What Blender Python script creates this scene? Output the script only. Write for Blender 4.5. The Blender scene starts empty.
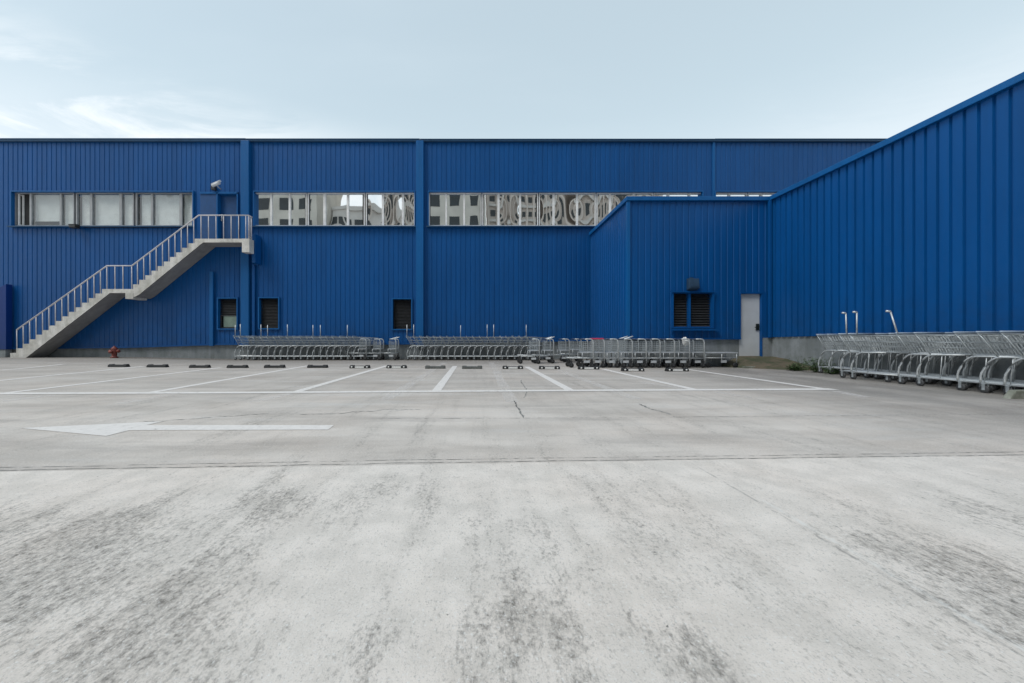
import bpy, bmesh, math, random
from mathutils import Vector
random.seed(7)
S = bpy.context.scene
C = bpy.data.collections.new('place'); S.collection.children.link(C)
R = math.radians
H, F, VX, VY = 0.91, 345.0, 478.0, 339.0        # eye height, focal length in pixels, vanishing point
D, DB, XR = 15.4, 11.5, 9.73                     # facade depth, annex front depth, side wall distance
HB, HA = 9.79, 5.64

# ------------------------------------------------------------------ helpers
def P(px, Y=D): return (px - VX) * Y / F
def Z(py, Y=D): return H + (VY - py) * Y / F
def sm(a, b, t):
    t = max(0, min(1, (t - a) / (b - a))); return t * t * (3 - 2 * t)
def gz(x, y): return 0.11 * sm(-9, -17, x) * sm(10, 14, y)
def G(px, py):
    Y = H * F / (py - VY); return ((px - VX) * Y / F, Y)

class MB:
    def __init__(s): s.v = []; s.f = []; s.sm = []
    def add(s, vs, fs, smooth=False):
        o = len(s.v); s.v += [tuple(v) for v in vs]
        for f in fs: s.f.append([i + o for i in f]); s.sm.append(smooth)
    def box(s, x0, x1, y0, y1, z0, z1):
        vs = [(x, y, z) for x in (x0, x1) for y in (y0, y1) for z in (z0, z1)]
        s.add(vs, [(0,1,3,2),(4,6,7,5),(0,4,5,1),(2,3,7,6),(0,2,6,4),(1,5,7,3)])
    def tube(s, pts, r, n=6, r2=None):
        pts = [Vector(p) for p in pts]
        rings = []
        for i, p in enumerate(pts):
            if i == 0: t = pts[1] - p
            elif i == len(pts) - 1: t = p - pts[i-1]
            else: t = (pts[i+1] - p).normalized() + (p - pts[i-1]).normalized()
            t.normalize()
            a = Vector((0, 0, 1)) if abs(t.z) < 0.9 else Vector((1, 0, 0))
            u = t.cross(a).normalized(); w = t.cross(u)
            rr = r if r2 is None else r + (r2 - r) * i / (len(pts) - 1)
            rings.append([p + (u * math.cos(k*2*math.pi/n) + w * math.sin(k*2*math.pi/n)) * rr for k in range(n)])
        vs = [v for rg in rings for v in rg]; fs = []
        for i in range(len(pts) - 1):
            for k in range(n):
                fs.append((i*n+k, i*n+(k+1) % n, (i+1)*n+(k+1) % n, (i+1)*n+k))
        fs.append(tuple(range(n))[::-1]); fs.append(tuple(range((len(pts)-1)*n, len(pts)*n)))
        s.add(vs, fs, n > 4)
    def lathe(s, prof, c, n=20, axis='z'):
        vs = []; m = len(prof)
        for (r, h) in prof:
            for k in range(n):
                a = 2*math.pi*k/n; x, y = r*math.cos(a), r*math.sin(a)
                if axis == 'z': vs.append((c[0]+x, c[1]+y, c[2]+h))
                elif axis == 'y': vs.append((c[0]+x, c[1]+h, c[2]+y))
                else: vs.append((c[0]+h, c[1]+x, c[2]+y))
        fs = [(i*n+k, i*n+(k+1) % n, (i+1)*n+(k+1) % n, (i+1)*n+k) for i in range(m-1) for k in range(n)]
        fs.append(tuple(range(n))); fs.append(tuple(range((m-1)*n, m*n))[::-1])
        s.add(vs, fs, True)
    def prism(s, poly, a, b, axis='y'):
        n = len(poly)
        def m(p, h): return (p[0], h, p[1]) if axis == 'y' else ((h, p[0], p[1]) if axis == 'x' else (p[0], p[1], h))
        vs = [m(p, a) for p in poly] + [m(p, b) for p in poly]
        fs = [(i, (i+1) % n, (i+1) % n + n, i+n) for i in range(n)] + [tuple(range(n))[::-1], tuple(range(n, 2*n))]
        s.add(vs, fs)
    def build(s, name, mat, parent=None, bevel=0, label=None):
        me = bpy.data.meshes.new(name); me.from_pydata(s.v, [], s.f)
        bm = bmesh.new(); bm.from_mesh(me)
        bmesh.ops.recalc_face_normals(bm, faces=bm.faces[:])
        if bevel:
            es = [e for e in bm.edges if len(e.link_faces) == 2 and e.calc_face_angle() > 0.6]
            bmesh.ops.bevel(bm, geom=es, offset=bevel, segments=2, affect='EDGES', profile=0.6)
        bm.to_mesh(me); bm.free()
        if not bevel and len(me.polygons) == len(s.sm):
            me.polygons.foreach_set('use_smooth', s.sm)
        me.materials.append(mat)
        o = bpy.data.objects.new(name, me); C.objects.link(o)
        if parent is not None: o.parent = parent
        if label: o['label'] = label
        return o

def tag(o, label=None, cat=None, group=None, kind=None):
    if label: o['label'] = label
    if cat: o['category'] = cat
    if group: o['group'] = group
    if kind: o['kind'] = kind
    return o
def thing(name, label, cat, loc=(0,0,0), rz=0, group=None):
    o = bpy.data.objects.new(name, None); C.objects.link(o); o.empty_display_size = 0.2
    o.location = loc; o.rotation_euler = (0, 0, rz)
    return tag(o, label, cat, group)
def copy_tree(o, parent=None):
    kids = [c for c in C.objects if c.parent == o]
    c = o.copy(); C.objects.link(c); c.parent = parent
    for k in kids: copy_tree(k, c)
    return c

# ------------------------------------------------------------------ materials
def new_mat(name):
    m = bpy.data.materials.new(name); m.use_nodes = True
    nt = m.node_tree; b = nt.nodes['Principled BSDF']; return m, nt, b
class N:
    def __init__(s, nt): s.nt = nt
    def n(s, t, **k):
        x = s.nt.nodes.new(t)
        for a, v in k.items():
            setattr(x, a, v)
        return x
    def l(s, a, b): s.nt.links.new(a, b)
    def math(s, op, a, b=None, c=None, clamp=False):
        x = s.n('ShaderNodeMath', operation=op, use_clamp=clamp)
        for i, v in enumerate((a, b, c)):
            if v is None: continue
            if isinstance(v, (int, float)): x.inputs[i].default_value = v
            else: s.l(v, x.inputs[i])
        return x.outputs[0]
    def noise(s, vec, scale, detail=4, rough=0.5, dist=0.0, stretch=None, loc=None):
        if stretch or loc:
            mp = s.n('ShaderNodeMapping'); s.l(vec, mp.inputs[0])
            if stretch: mp.inputs['Scale'].default_value = stretch
            if loc: mp.inputs['Location'].default_value = loc
            vec = mp.outputs[0]
        x = s.n('ShaderNodeTexNoise'); s.l(vec, x.inputs['Vector'])
        x.inputs['Scale'].default_value = scale; x.inputs['Detail'].default_value = detail
        x.inputs['Roughness'].default_value = rough; x.inputs['Distortion'].default_value = dist
        return x.outputs['Fac']
    def ramp(s, v, a, b, lo=0.0, hi=1.0):
        x = s.n('ShaderNodeMapRange', interpolation_type='SMOOTHSTEP'); s.l(v, x.inputs['Value'])
        x.inputs['From Min'].default_value = a; x.inputs['From Max'].default_value = b
        x.inputs['To Min'].default_value = lo; x.inputs['To Max'].default_value = hi
        return x.outputs[0]
    def mix(s, f, a, b, blend='MIX'):
        x = s.n('ShaderNodeMix', data_type='RGBA', blend_type=blend)
        for i, v in ((0, f), (6, a), (7, b)):
            if isinstance(v, (int, float)): x.inputs[i].default_value = v
            elif isinstance(v, tuple): x.inputs[i].default_value = (*v, 1) if len(v) == 3 else v
            else: s.l(v, x.inputs[i])
        return x.outputs[2]
    def coord(s, kind='Object'):
        if kind == 'Geo': return s.n('ShaderNodeNewGeometry').outputs['Position']
        return s.n('ShaderNodeTexCoord').outputs[kind]
    def bump(s, h, strength, dist, bsdf):
        x = s.n('ShaderNodeBump'); x.inputs['Strength'].default_value = strength; x.inputs['Distance'].default_value = dist
        s.l(h, x.inputs['Height']); s.l(x.outputs[0], bsdf.inputs['Normal'])

def simple(name, col, rough=0.6, metal=0.0, var=0.15, scale=6, spec=0.5, bump=0.0):
    m, nt, b = new_mat(name); q = N(nt); v = q.coord()
    f = q.noise(v, scale, 6, 0.6)
    f = q.ramp(f, 0.3, 0.7)
    c = q.mix(f, tuple(x*(1-var) for x in col), tuple(min(1, x*(1+var)) for x in col))
    q.l(c, b.inputs['Base Color'])
    b.inputs['Roughness'].default_value = rough; b.inputs['Metallic'].default_value = metal
    b.inputs['Specular IOR Level'].default_value = spec
    if bump: q.bump(q.noise(v, scale*4, 6, 0.6), bump, 0.01, b)
    return m

BLUE = (0.002, 0.077, 0.265)
def blue_mat(name, col, horiz='X', mottle=0.5):
    m, nt, b = new_mat(name); q = N(nt); v = q.coord('Geo')
    streak = q.noise(v, 1.0, 5, 0.6, stretch=(4.0, 4.0, 0.25))
    big = q.noise(v, 0.35, 3, 0.5)
    fine = q.noise(v, 14, 6, 0.7, stretch=(1, 1, 0.5))
    sep = q.n('ShaderNodeSeparateXYZ'); q.l(v, sep.inputs[0])
    # sheet to sheet tone: cover width 1.08 m
    u = q.math('ADD', sep.outputs['X'], sep.outputs['Y'])
    idx = q.math('FLOOR', q.math('DIVIDE', u, 1.08))
    wn = q.n('ShaderNodeTexWhiteNoise', noise_dimensions='1D'); q.l(idx, wn.inputs['W'])
    t = q.math('ADD', q.math('MULTIPLY', q.ramp(streak, 0.3, 0.7), 0.45), q.math('MULTIPLY', q.ramp(big, 0.3, 0.7), 0.3))
    t = q.math('ADD', t, q.math('MULTIPLY', wn.outputs['Value'], 0.25))
    c = q.mix(t, tuple(x*0.84 for x in col), tuple(x*1.16 for x in col))
    ch = q.ramp(fine, 0.62, 0.78, 0, 0.10*mottle)
    run = q.ramp(q.noise(v, 1.0, 5, 0.7, stretch=(9, 9, 0.18), loc=(3, 1, 8)), 0.56, 0.74, 0, 0.13)
    c = q.mix(ch, c, (0.16, 0.2, 0.26)); c = q.mix(run, c, (0.03, 0.06, 0.10))
    low = q.ramp(sep.outputs['Z'], 0.5, 2.6, 0.9*mottle, 0)  # broken darker tone that grows towards the bottom of the wall
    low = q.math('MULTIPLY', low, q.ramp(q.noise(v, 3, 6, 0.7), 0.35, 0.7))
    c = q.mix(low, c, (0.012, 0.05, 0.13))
    q.l(c, b.inputs['Base Color'])
    r = q.ramp(fine, 0.3, 0.7, 0.36, 0.52); q.l(r, b.inputs['Roughness'])
    b.inputs['Specular IOR Level'].default_value = 0.24
    q.bump(q.noise(v, 1.6, 2, 0.5, stretch=(1.5, 1.5, 0.6)), 0.35, 0.012, b)
    return m
M = {}
M['blue'] = blue_mat('blue_coated_steel', BLUE)
M['blue_trim'] = blue_mat('blue_trim_steel', (0.005, 0.105, 0.315), mottle=0.3)
M['blue_cap'] = blue_mat('blue_grey_coping', (0.03, 0.085, 0.17), mottle=0.8)
M['blue_deep'] = blue_mat('deep_blue_screen', (0.004, 0.035, 0.19), mottle=0.3)
M['blue_door'] = simple('blue_door_paint', (0.008, 0.068, 0.21), 0.4, var=0.08)
M['galv'] = simple('galvanised_steel', (0.56, 0.59, 0.60), 0.42, 0.4, 0.15, 20)
M['galv_d'] = simple('dull_zinc_wire', (0.40, 0.435, 0.45), 0.45, 0.4, 0.2, 20)
M['pale_metal'] = simple('pale_zinc_rod', (0.62, 0.65, 0.67), 0.4, 0.4, 0.12, 12)
M['rubber'] = simple('black_rubber', (0.018, 0.019, 0.02), 0.65, 0, 0.3, 12)
M['rubber_d'] = simple('dusty_rubber', (0.10, 0.105, 0.10), 0.8, 0, 0.35, 14)
M['wheel'] = simple('grey_wheel_plastic', (0.05, 0.052, 0.055), 0.5, 0, 0.3, 10)
M['reflector'] = simple('white_reflector', (0.72, 0.72, 0.70), 0.4, 0, 0.15, 30)
M['white_frame'] = simple('white_window_frame', (0.80, 0.80, 0.79), 0.45, 0, 0.1, 4)
M['grey_frame'] = simple('grey_window_frame', (0.36, 0.37, 0.38), 0.45, 0.2, 0.1, 4)
M['dark_in'] = simple('dark_interior', (0.03, 0.03, 0.03), 0.9, 0, 0.2, 1)
M['slat'] = simple('dark_louvre_slat', (0.045, 0.048, 0.052), 0.5, 0.2, 0.2, 8)
M['rust_slat'] = simple('dusty_brown_slat', (0.05, 0.05, 0.052), 0.6, 0.1, 0.3, 8)
M['green_glass'] = simple('frosted_green_film', (0.20, 0.27, 0.22), 0.4, 0, 0.15, 5)
M['grey_door'] = simple('pale_grey_door_paint', (0.56, 0.585, 0.60), 0.5, 0, 0.06, 2)
M['lock'] = simple('dark_door_lock', (0.03, 0.04, 0.035), 0.4, 0.5)
M['rail'] = simple('pale_painted_rail', (0.62, 0.60, 0.62), 0.5, 0.1, 0.12, 9)
M['cam_white'] = simple('white_camera_shell', (0.72, 0.74, 0.76), 0.35, 0, 0.05)
M['cam_dark'] = simple('black_bracket', (0.02, 0.02, 0.022), 0.5)
M['red'] = simple('faded_red_paint', (0.20, 0.045, 0.035), 0.55, 0, 0.35, 14, bump=0.2)
M['pink'] = simple('pink_red_plastic', (0.55, 0.04, 0.10), 0.4, 0, 0.1)
M['blue_plastic'] = simple('dark_blue_handle_plastic', (0.04, 0.06, 0.11), 0.4, 0, 0.1)
M['pale_handle'] = simple('pale_blue_grey_handle', (0.30, 0.37, 0.46), 0.4, 0.1, 0.1)
M['leaf'] = simple('weed_leaf', (0.055, 0.10, 0.03), 0.6, 0, 0.5, 9)
M['roofing'] = simple('grey_roofing', (0.2, 0.2, 0.2), 0.9)
M['lamp_box'] = simple('grey_lamp_housing', (0.035, 0.075, 0.13), 0.5, 0.2)
M['facade_beige'] = simple('beige_render', (0.56, 0.54, 0.49), 0.8, 0, 0.1, 0.3)
M['facade_stone'] = simple('pinkish_stone', (0.60, 0.54, 0.49), 0.8, 0, 0.12, 0.5)
M['facade_grey'] = simple('pale_grey_render', (0.60, 0.58, 0.55), 0.8, 0, 0.1, 0.3)
M['win_dark'] = simple('dark_window_glass', (0.02, 0.028, 0.032), 0.3, 0, 0.2, 0.5)

def concrete(name, light, dark, streak_z=True, moss=0.0, lines=False):
    m, nt, b = new_mat(name); q = N(nt); v = q.coord('Geo')
    a = q.noise(v, 1.2, 8, 0.65, 0.5)
    s_ = q.noise(v, 1.5, 6, 0.65, stretch=(3.5, 3.5, 0.4))
    f = q.noise(v, 40, 6, 0.7)
    t = q.math('ADD', q.math('MULTIPLY', q.ramp(a, 0.3, 0.7), 0.5), q.math('MULTIPLY', q.ramp(s_, 0.35, 0.7), 0.5))
    c = q.mix(t, light, dark)
    c = q.mix(q.ramp(f, 0.55, 0.75, 0, 0.5), c, tuple(x*0.45 for x in dark))
    if moss: c = q.mix(q.ramp(q.noise(v, 2.5, 8, 0.75), 0.42, 0.6, 0, moss), c, (0.04, 0.055, 0.025))
    q.l(c, b.inputs['Base Color']); b.inputs['Roughness'].default_value = 0.88
    q.bump(f, 0.4, 0.006, b)
    return m
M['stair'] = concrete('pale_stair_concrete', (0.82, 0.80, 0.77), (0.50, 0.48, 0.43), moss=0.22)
M['soffit'] = concrete('dark_concrete_soffit', (0.36, 0.35, 0.34), (0.22, 0.215, 0.21))  # underside colour, darker than the stair concrete
M['plinth'] = concrete('grey_plinth_concrete', (0.29, 0.315, 0.33), (0.17, 0.19, 0.20), moss=0.2)
M['kerb'] = concrete('rough_kerb_concrete', (0.33, 0.34, 0.30), (0.18, 0.19, 0.15), moss=0.4)
M['ramp'] = concrete('mossy_ramp_concrete', (0.14, 0.115, 0.08), (0.09, 0.075, 0.05), moss=0.8)

# ---- the yard surface
def ground_mat():
    m, nt, b = new_mat('weathered_yard_concrete'); q = N(nt); v = q.coord('Geo')
    sep = q.n('ShaderNodeSeparateXYZ'); q.l(v, sep.inputs[0]); X, Y = sep.outputs['X'], sep.outputs['Y']
    warp = q.math('MULTIPLY', q.math('SUBTRACT', q.noise(v, 1.7, 5, 0.6), 0.5), 1.1)
    warp2 = q.math('MULTIPLY', q.math('SUBTRACT', q.noise(v, 1.7, 5, 0.6, loc=(9, 4, 0)), 0.5), 1.1)
    Xw, Yw = q.math('ADD', X, warp), q.math('ADD', Y, warp2)
    # stains with places of their own: (pixel x, pixel y, half width m, half length m, weight)
    st = None
    for (px, py, rx, ry, w) in ((20, 600, .42, .40, 1.0), (60, 540, .55, .32, .75), (290, 505, .30, .22, .75), (395, 490, .3, .2, .5),
                                (215, 595, .12, .35, .7), (160, 650, .20, .25, .75), (575, 560, .10, .5, .5), (510, 655, .12, .2, .5), (330, 640, .05, .2, .3),
                                (355, 650, .1, .1, .6), (935, 560, .28, .28, .75), (860, 640, .22, .2, .55), (740, 570, .16, .35, .5),
                                (1010, 625, .2, .3, .7), (640, 650, .1, .16, .6), (120, 640, .25, .2, .8), (640, 520, .2, .5, .4),
                                (1000, 520, .5, .25, .55), (10, 515, .5, .2, .6)):
        gx, gy = G(px, py)
        dx = q.math('DIVIDE', q.math('SUBTRACT', Xw, gx), rx * 1.15); dy = q.math('DIVIDE', q.math('SUBTRACT', Yw, gy), ry * 1.15)
        r2 = q.math('ADD', q.math('MULTIPLY', dx, dx), q.math('MULTIPLY', dy, dy))
        g = q.math('MULTIPLY', q.math('EXPONENT', q.math('MULTIPLY', r2, -0.8)), w)
        st = g if st is None else q.math('MAXIMUM', st, g)
    patch = q.ramp(q.noise(v, 0.55, 6, 0.62, 0.4, stretch=(1.6, 0.8, 1)), 0.42, 0.66)
    wear = q.noise(v, 1.1, 8, 0.66, 0.3, stretch=(3.0, 0.55, 1), loc=(3, 1, 0))
    mott = q.noise(v, 9, 8, 0.72, 0.2, stretch=(1.25, .8, 1))
    grit = q.noise(v, 60, 6, 0.75, stretch=(1.2, .8, 1))
    pit = q.noise(v, 170, 3, 0.6)
    # long worn paths running away from the camera
    path = q.noise(v, 1.0, 9, 0.7, 0.15, stretch=(4.2, 0.35, 1), loc=(6, 2, 0))
    # darkness amount
    d = q.math('ADD', q.math('MULTIPLY', st, 0.46), q.math('MULTIPLY', q.ramp(wear, 0.40, 0.75), 0.26))
    d = q.math('ADD', d, q.math('MULTIPLY', q.ramp(path, 0.42, 0.66), 0.23))
    d = q.math('ADD', d, q.math('MULTIPLY', patch, 0.08))
    d = q.math('MINIMUM', d, q.math('ADD', 0.36, q.math('MULTIPLY', q.noise(v, 4.5, 6, 0.7, loc=(7, 7, 0)), 0.28)))
    fineg = q.noise(v, 48, 8, 0.78, 0.0, stretch=(1.25, 0.85, 1), loc=(1, 2, 3))
    midg = q.noise(v, 15, 8, 0.75, 0.0, stretch=(1.5, 0.8, 1), loc=(4, 2, 3))
    k = q.math('ADD', q.math('MULTIPLY', fineg, 0.62), q.math('MULTIPLY', midg, 0.38))
    # crisp coverage: where the cement skin is worn the dark aggregate shows
    thr = q.math('SUBTRACT', 0.592, q.math('MULTIPLY', d, 0.30))
    cov = q.math('DIVIDE', q.math('SUBTRACT', k, thr), 0.13, clamp=True)
    dd = q.math('ADD', q.math('MULTIPLY', cov, 0.68), q.math('MULTIPLY', d, 0.30), clamp=True)
    base0 = q.mix(q.ramp(q.noise(v, 5, 6, 0.6), .35, .65), (0.79, 0.735, 0.68), (0.68, 0.635, 0.585))
    # slab behind the joint, an older and browner pour
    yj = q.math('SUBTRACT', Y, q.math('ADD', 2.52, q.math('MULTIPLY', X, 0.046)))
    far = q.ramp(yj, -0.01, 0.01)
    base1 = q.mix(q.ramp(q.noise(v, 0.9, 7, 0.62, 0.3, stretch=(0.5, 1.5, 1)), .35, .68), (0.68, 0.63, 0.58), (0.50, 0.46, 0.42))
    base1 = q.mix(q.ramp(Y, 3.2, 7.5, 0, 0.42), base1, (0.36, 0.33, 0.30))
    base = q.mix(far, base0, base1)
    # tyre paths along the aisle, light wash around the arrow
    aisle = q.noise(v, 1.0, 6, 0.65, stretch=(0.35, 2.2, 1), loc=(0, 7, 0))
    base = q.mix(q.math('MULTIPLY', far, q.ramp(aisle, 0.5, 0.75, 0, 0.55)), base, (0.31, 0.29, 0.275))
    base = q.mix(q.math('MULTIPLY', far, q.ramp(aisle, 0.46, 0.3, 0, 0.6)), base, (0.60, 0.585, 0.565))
    deep = q.ramp(Y, 10.2, 14.6, 0, 0.85)  # dirt towards the back wall, with contact shade painted into the same tone
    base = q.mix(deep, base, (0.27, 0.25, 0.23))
    foot = q.math('MAXIMUM', q.ramp(Y, 14.2, 14.9, 0, 0.8), q.math('MULTIPLY', q.ramp(X, 8.1, 8.7, 0, 0.85), q.ramp(Y, 9.6, 9.0)))  # contact shade painted into the ground under the carts and along the walls
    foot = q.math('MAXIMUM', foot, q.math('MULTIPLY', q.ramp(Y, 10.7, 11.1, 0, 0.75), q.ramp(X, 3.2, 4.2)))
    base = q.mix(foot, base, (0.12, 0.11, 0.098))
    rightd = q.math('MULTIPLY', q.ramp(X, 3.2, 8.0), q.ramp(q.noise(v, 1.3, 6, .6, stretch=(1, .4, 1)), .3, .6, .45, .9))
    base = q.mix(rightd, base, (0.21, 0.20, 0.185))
    c = q.mix(dd, base, q.mix(q.ramp(q.noise(v, 34, 5, .7, loc=(9, 1, 0)), .38, .62), (0.10, 0.095, 0.085), (0.27, 0.255, 0.235)))
    tint = q.ramp(q.noise(v, 0.8, 4, 0.6, loc=(20, 0, 0)), .4, .7, 0, .45)
    c = q.mix(tint, c, q.mix(1.0, c, (0.99, 0.94, 0.91), 'MULTIPLY'))
    sp = q.ramp(grit, 0.55, 0.66, 0, 0.5); c = q.mix(sp, c, (0.27, 0.265, 0.255))
    sp3 = q.ramp(q.noise(v, 130, 4, 0.7, loc=(3, 3, 0)), 0.56, 0.66, 0, 0.45); c = q.mix(sp3, c, (0.24, 0.235, 0.225))
    sl = q.ramp(q.noise(v, 85, 4, .6, loc=(5, 5, 0)), 0.57, 0.67, 0, 0.6); c = q.mix(sl, c, (0.78, 0.77, 0.75))
    sp2 = q.ramp(q.noise(v, 26, 2, 0.5, loc=(2, 8, 0)), 0.76, 0.80, 0, 0.75); c = q.mix(sp2, c, (0.07, 0.07, 0.065))
    # mortar ridge running away from the camera
    rx = q.math('ABSOLUTE', q.math('SUBTRACT', X, q.math('ADD', 1.60, q.math('MULTIPLY', q.math('SUBTRACT', q.noise(v, 2.2, 6, .6), .5), .05))))
    rid = q.math('MULTIPLY', q.math('MULTIPLY', q.ramp(rx, 0.004, 0.02, 0.55, 0), q.ramp(midg, .40, .56, 1.0, .2)), q.ramp(Y, 2.1, 1.8, 0, 1)); c = q.mix(rid, c, (0.74, 0.74, 0.72))
    rl = q.math('ABSOLUTE', q.math('SUBTRACT', X, 1.565))
    c = q.mix(q.math('MULTIPLY', q.math('MULTIPLY', q.ramp(rl, 0.003, 0.012, 0.4, 0), q.ramp(midg, .44, .54, 0, 1)), q.ramp(Y, 2.6, 2.3, 0, 1)), c, (0.16, 0.16, 0.155))
    q.l(c, b.inputs['Base Color']); b.inputs['Roughness'].default_value = 0.9
    b.inputs['Specular IOR Level'].default_value = 0.25
    h = q.math('ADD', q.math('MULTIPLY', mott, 0.5), q.math('ADD', q.math('MULTIPLY', grit, 0.6), q.math('MULTIPLY', pit, 0.25)))
    q.bump(h, 0.55, 0.008, b)
    return m
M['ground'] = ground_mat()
def paint_mat(name, keep, col=(0.86, 0.825, 0.79)):
    m, nt, b = new_mat(name); q = N(nt); v = q.coord('Geo')
    n1 = q.noise(v, 14, 8, 0.75); n2 = q.noise(v, 1.3, 5, .6)
    q.l(q.mix(q.ramp(n1, .3, .7), col, tuple(x*.85 for x in col)), b.inputs['Base Color'])
    b.inputs['Roughness'].default_value = 0.75
    a = q.math('ADD', q.math('MULTIPLY', n1, 0.6), q.math('MULTIPLY', n2, 0.4))
    q.l(q.ramp(a, 0.62 - keep*0.22 - .09, 0.62 - keep*0.22 + .09, min(1.0, keep*1.15), 0.05 + 0.3*max(0, keep-.6)) if keep < 1 else q.ramp(a, .56, .66, .92, .25), b.inputs['Alpha'])
    return m
M['paint'] = paint_mat('white_road_paint', 1.0)
M['paint_worn'] = paint_mat('worn_road_paint', 0.42)
M['paint_ghost'] = paint_mat('ghost_road_paint', 0.24)

def glass_mat(name, gloss, tint, thin=True, wav=0.0):
    m = bpy.data.materials.new(name); m.use_nodes = True; nt = m.node_tree; nt.nodes.clear(); q = N(nt)
    out = q.n('ShaderNodeOutputMaterial'); g = q.n('ShaderNodeBsdfGlossy'); t = q.n('ShaderNodeBsdfTransparent')
    g.inputs['Color'].default_value = (*tint, 1); g.inputs['Roughness'].default_value = 0.015
    t.inputs['Color'].default_value = (0.94, 0.96, 0.96, 1)
    mx = q.n('ShaderNodeMixShader'); mx.inputs[0].default_value = gloss
    q.l(t.outputs[0], mx.inputs[1]); q.l(g.outputs[0], mx.inputs[2]); q.l(mx.outputs[0], out.inputs[0])
    if wav:
        bp = q.n('ShaderNodeBump'); bp.inputs['Strength'].default_value = 1; bp.inputs['Distance'].default_value = wav
        q.l(q.noise(q.coord('Geo'), 0.9, 1, 0.4), bp.inputs['Height']); q.l(bp.outputs[0], g.inputs['Normal'])
    return m
M['mirror'] = glass_mat('reflective_pane', 0.90, (0.94, 0.95, 0.94), wav=0.0022)
M['glass'] = glass_mat('clear_pane', 0.12, (0.9, 0.93, 0.95), wav=0.01)
M['blind'] = simple('white_blind', (0.86, 0.89, 0.87), 0.7, 0, 0.08, 3)

# ------------------------------------------------------------------ ground
def frange(a, b, n): return [a + (b-a)*i/n for i in range(n+1)]
xs = [-400, -150, -60] + frange(-30, 12, 84) + [30, 60, 150, 400]
ys = [-300, -100, -40, -10] + frange(-2, 18, 60) + [60, 150, 400]
g = MB(); nx = len(xs)
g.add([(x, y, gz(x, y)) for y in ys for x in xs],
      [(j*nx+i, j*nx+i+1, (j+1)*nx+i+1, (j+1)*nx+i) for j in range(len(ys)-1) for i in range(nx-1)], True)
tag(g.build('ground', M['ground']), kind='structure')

def strip(name, pts, width, mat, zo=0.004, seg=0.4, horiz=False):
    """pts in pixels on the ground; width in metres; a draped painted sheet"""
    w = [Vector(G(*p)) for p in pts]
    m = MB(); rows = []
    for a, b in zip(w[:-1], w[1:]):
        n = max(1, int((b-a).length / seg)); t = (b-a).normalized(); nn = Vector((-t.y, t.x)) * width / 2
        for i in range(n + (1 if b is w[-1] else 0)):
            p = a.lerp(b, i / n); rows.append((p - nn, p + nn))
    vs = []
    for l, r in rows: vs += [(l.x, l.y, gz(l.x, l.y)+zo), (r.x, r.y, gz(r.x, r.y)+zo)]
    m.add(vs, [(2*i, 2*i+1, 2*i+3, 2*i+2) for i in range(len(rows)-1)])
    return tag(m.build(name, mat), kind='structure')

strip('bay_marking', [(-160, 394.8), (0, 393.8), (250, 392.8), (490, 391.2), (730, 389.9), (834, 389.4)], 0.19, M['paint'], 0.006)
for a, b in (((-60, 386.5), (144, 366.4)), ((-10, 395), (221, 367.7)), ((151, 392.6), (308, 365.8)), ((294, 392.6), (387, 365.8)),
             ((436, 391.4), (455, 366.2)), ((569.8, 390.2), (526.5, 366.8)), ((697.5, 390.3), (603, 369.2)), ((826, 389.3), (687, 369.4)),
             ((0, 370.4), (64, 365.3))):
    strip('bay_marking', [a, b], 0.16, M['paint'], 0.004)
for a, b in (((0, 401.6), (56, 395)), ((118, 404), (171, 394.4)), ((252, 402.4), (290, 393.6)), ((385, 399.8), (445, 362.6)),
             ((512, 402), (491.4, 362.6)), ((636, 399), (558, 370)), ((754, 398.2), (716, 391.8)), ((866, 397.2), (832, 390.6)), ((700,391),(640,382))):
    strip('worn_bay_marking', [a, b], 0.19, M['paint_worn'], 0.002)
strip('worn_bay_marking', [(0, 364.9), (120, 364.9), (250, 365.3), (370, 365.8), (600, 366.6)], 0.14, M['paint_worn'], 0.008)
# arrow
ar = [(20, 428.4), (163, 421.6), (146, 425.5), (334, 425.4), (328, 430.0), (129, 430.6), (106, 436.4)]
m = MB(); m.add([(*G(*p), 0.004) for p in ar], [(0, 1, 2), (0, 2, 5), (0, 5, 6), (2, 3, 4, 5)])
tag(m.build('arrow_marking', M['paint']), kind='structure')
# joints and cracks: thin dark seams
M['joint'] = simple('dark_joint_filler', (0.20, 0.20, 0.19), 0.9, 0, 0.5, 3)
def seam(name, pts, w, jit=0.006, seg=0.03, gaps=0.12, zo=0.002, mat=None):
    m = MB(); W = [Vector(G(*p)) for p in pts]; run = []
    off = 0
    for a, b in zip(W[:-1], W[1:]):
        n = max(2, int((b-a).length/seg)); t = (b-a).normalized(); nn = Vector((-t.y, t.x))
        for i in range(n+1):
            off = off*0.8 + random.uniform(-jit, jit)
            p = a.lerp(b, i/n) + nn*off; ww = w*random.uniform(0.35, 1.3)/2
            if random.random() < gaps: ww = w*0.04
            run.append((p-nn*ww, p+nn*ww))
    vs = []
    for l, r in run: vs += [(l.x, l.y, gz(l.x, l.y)+zo), (r.x, r.y, gz(r.x, r.y)+zo)]
    m.add(vs, [(2*i, 2*i+1, 2*i+3, 2*i+2) for i in range(len(run)-1)])
    return tag(m.build(name, mat or M['joint']), kind='structure')
jl = [(-300, 477), (0, 470.8), (200, 467), (400, 463.2), (610, 460.4), (1024, 455), (1300, 451)]
seam('expansion_joint', jl, 0.008, 0.003)
seam('expansion_joint', [(x, y-3.0) for x, y in jl], 0.006, 0.003, gaps=0.35)
seam('ground_crack', [(521, 380), (527, 391), (524, 398)], 0.018, 0.008)
seam('ground_crack', [(514, 401), (519, 409), (524, 418)], 0.025, 0.006)
seam('ground_crack', [(300, 414.5), (345, 413), (390, 409.5), (420, 410.5)], 0.02, 0.03, gaps=.3)
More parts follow.
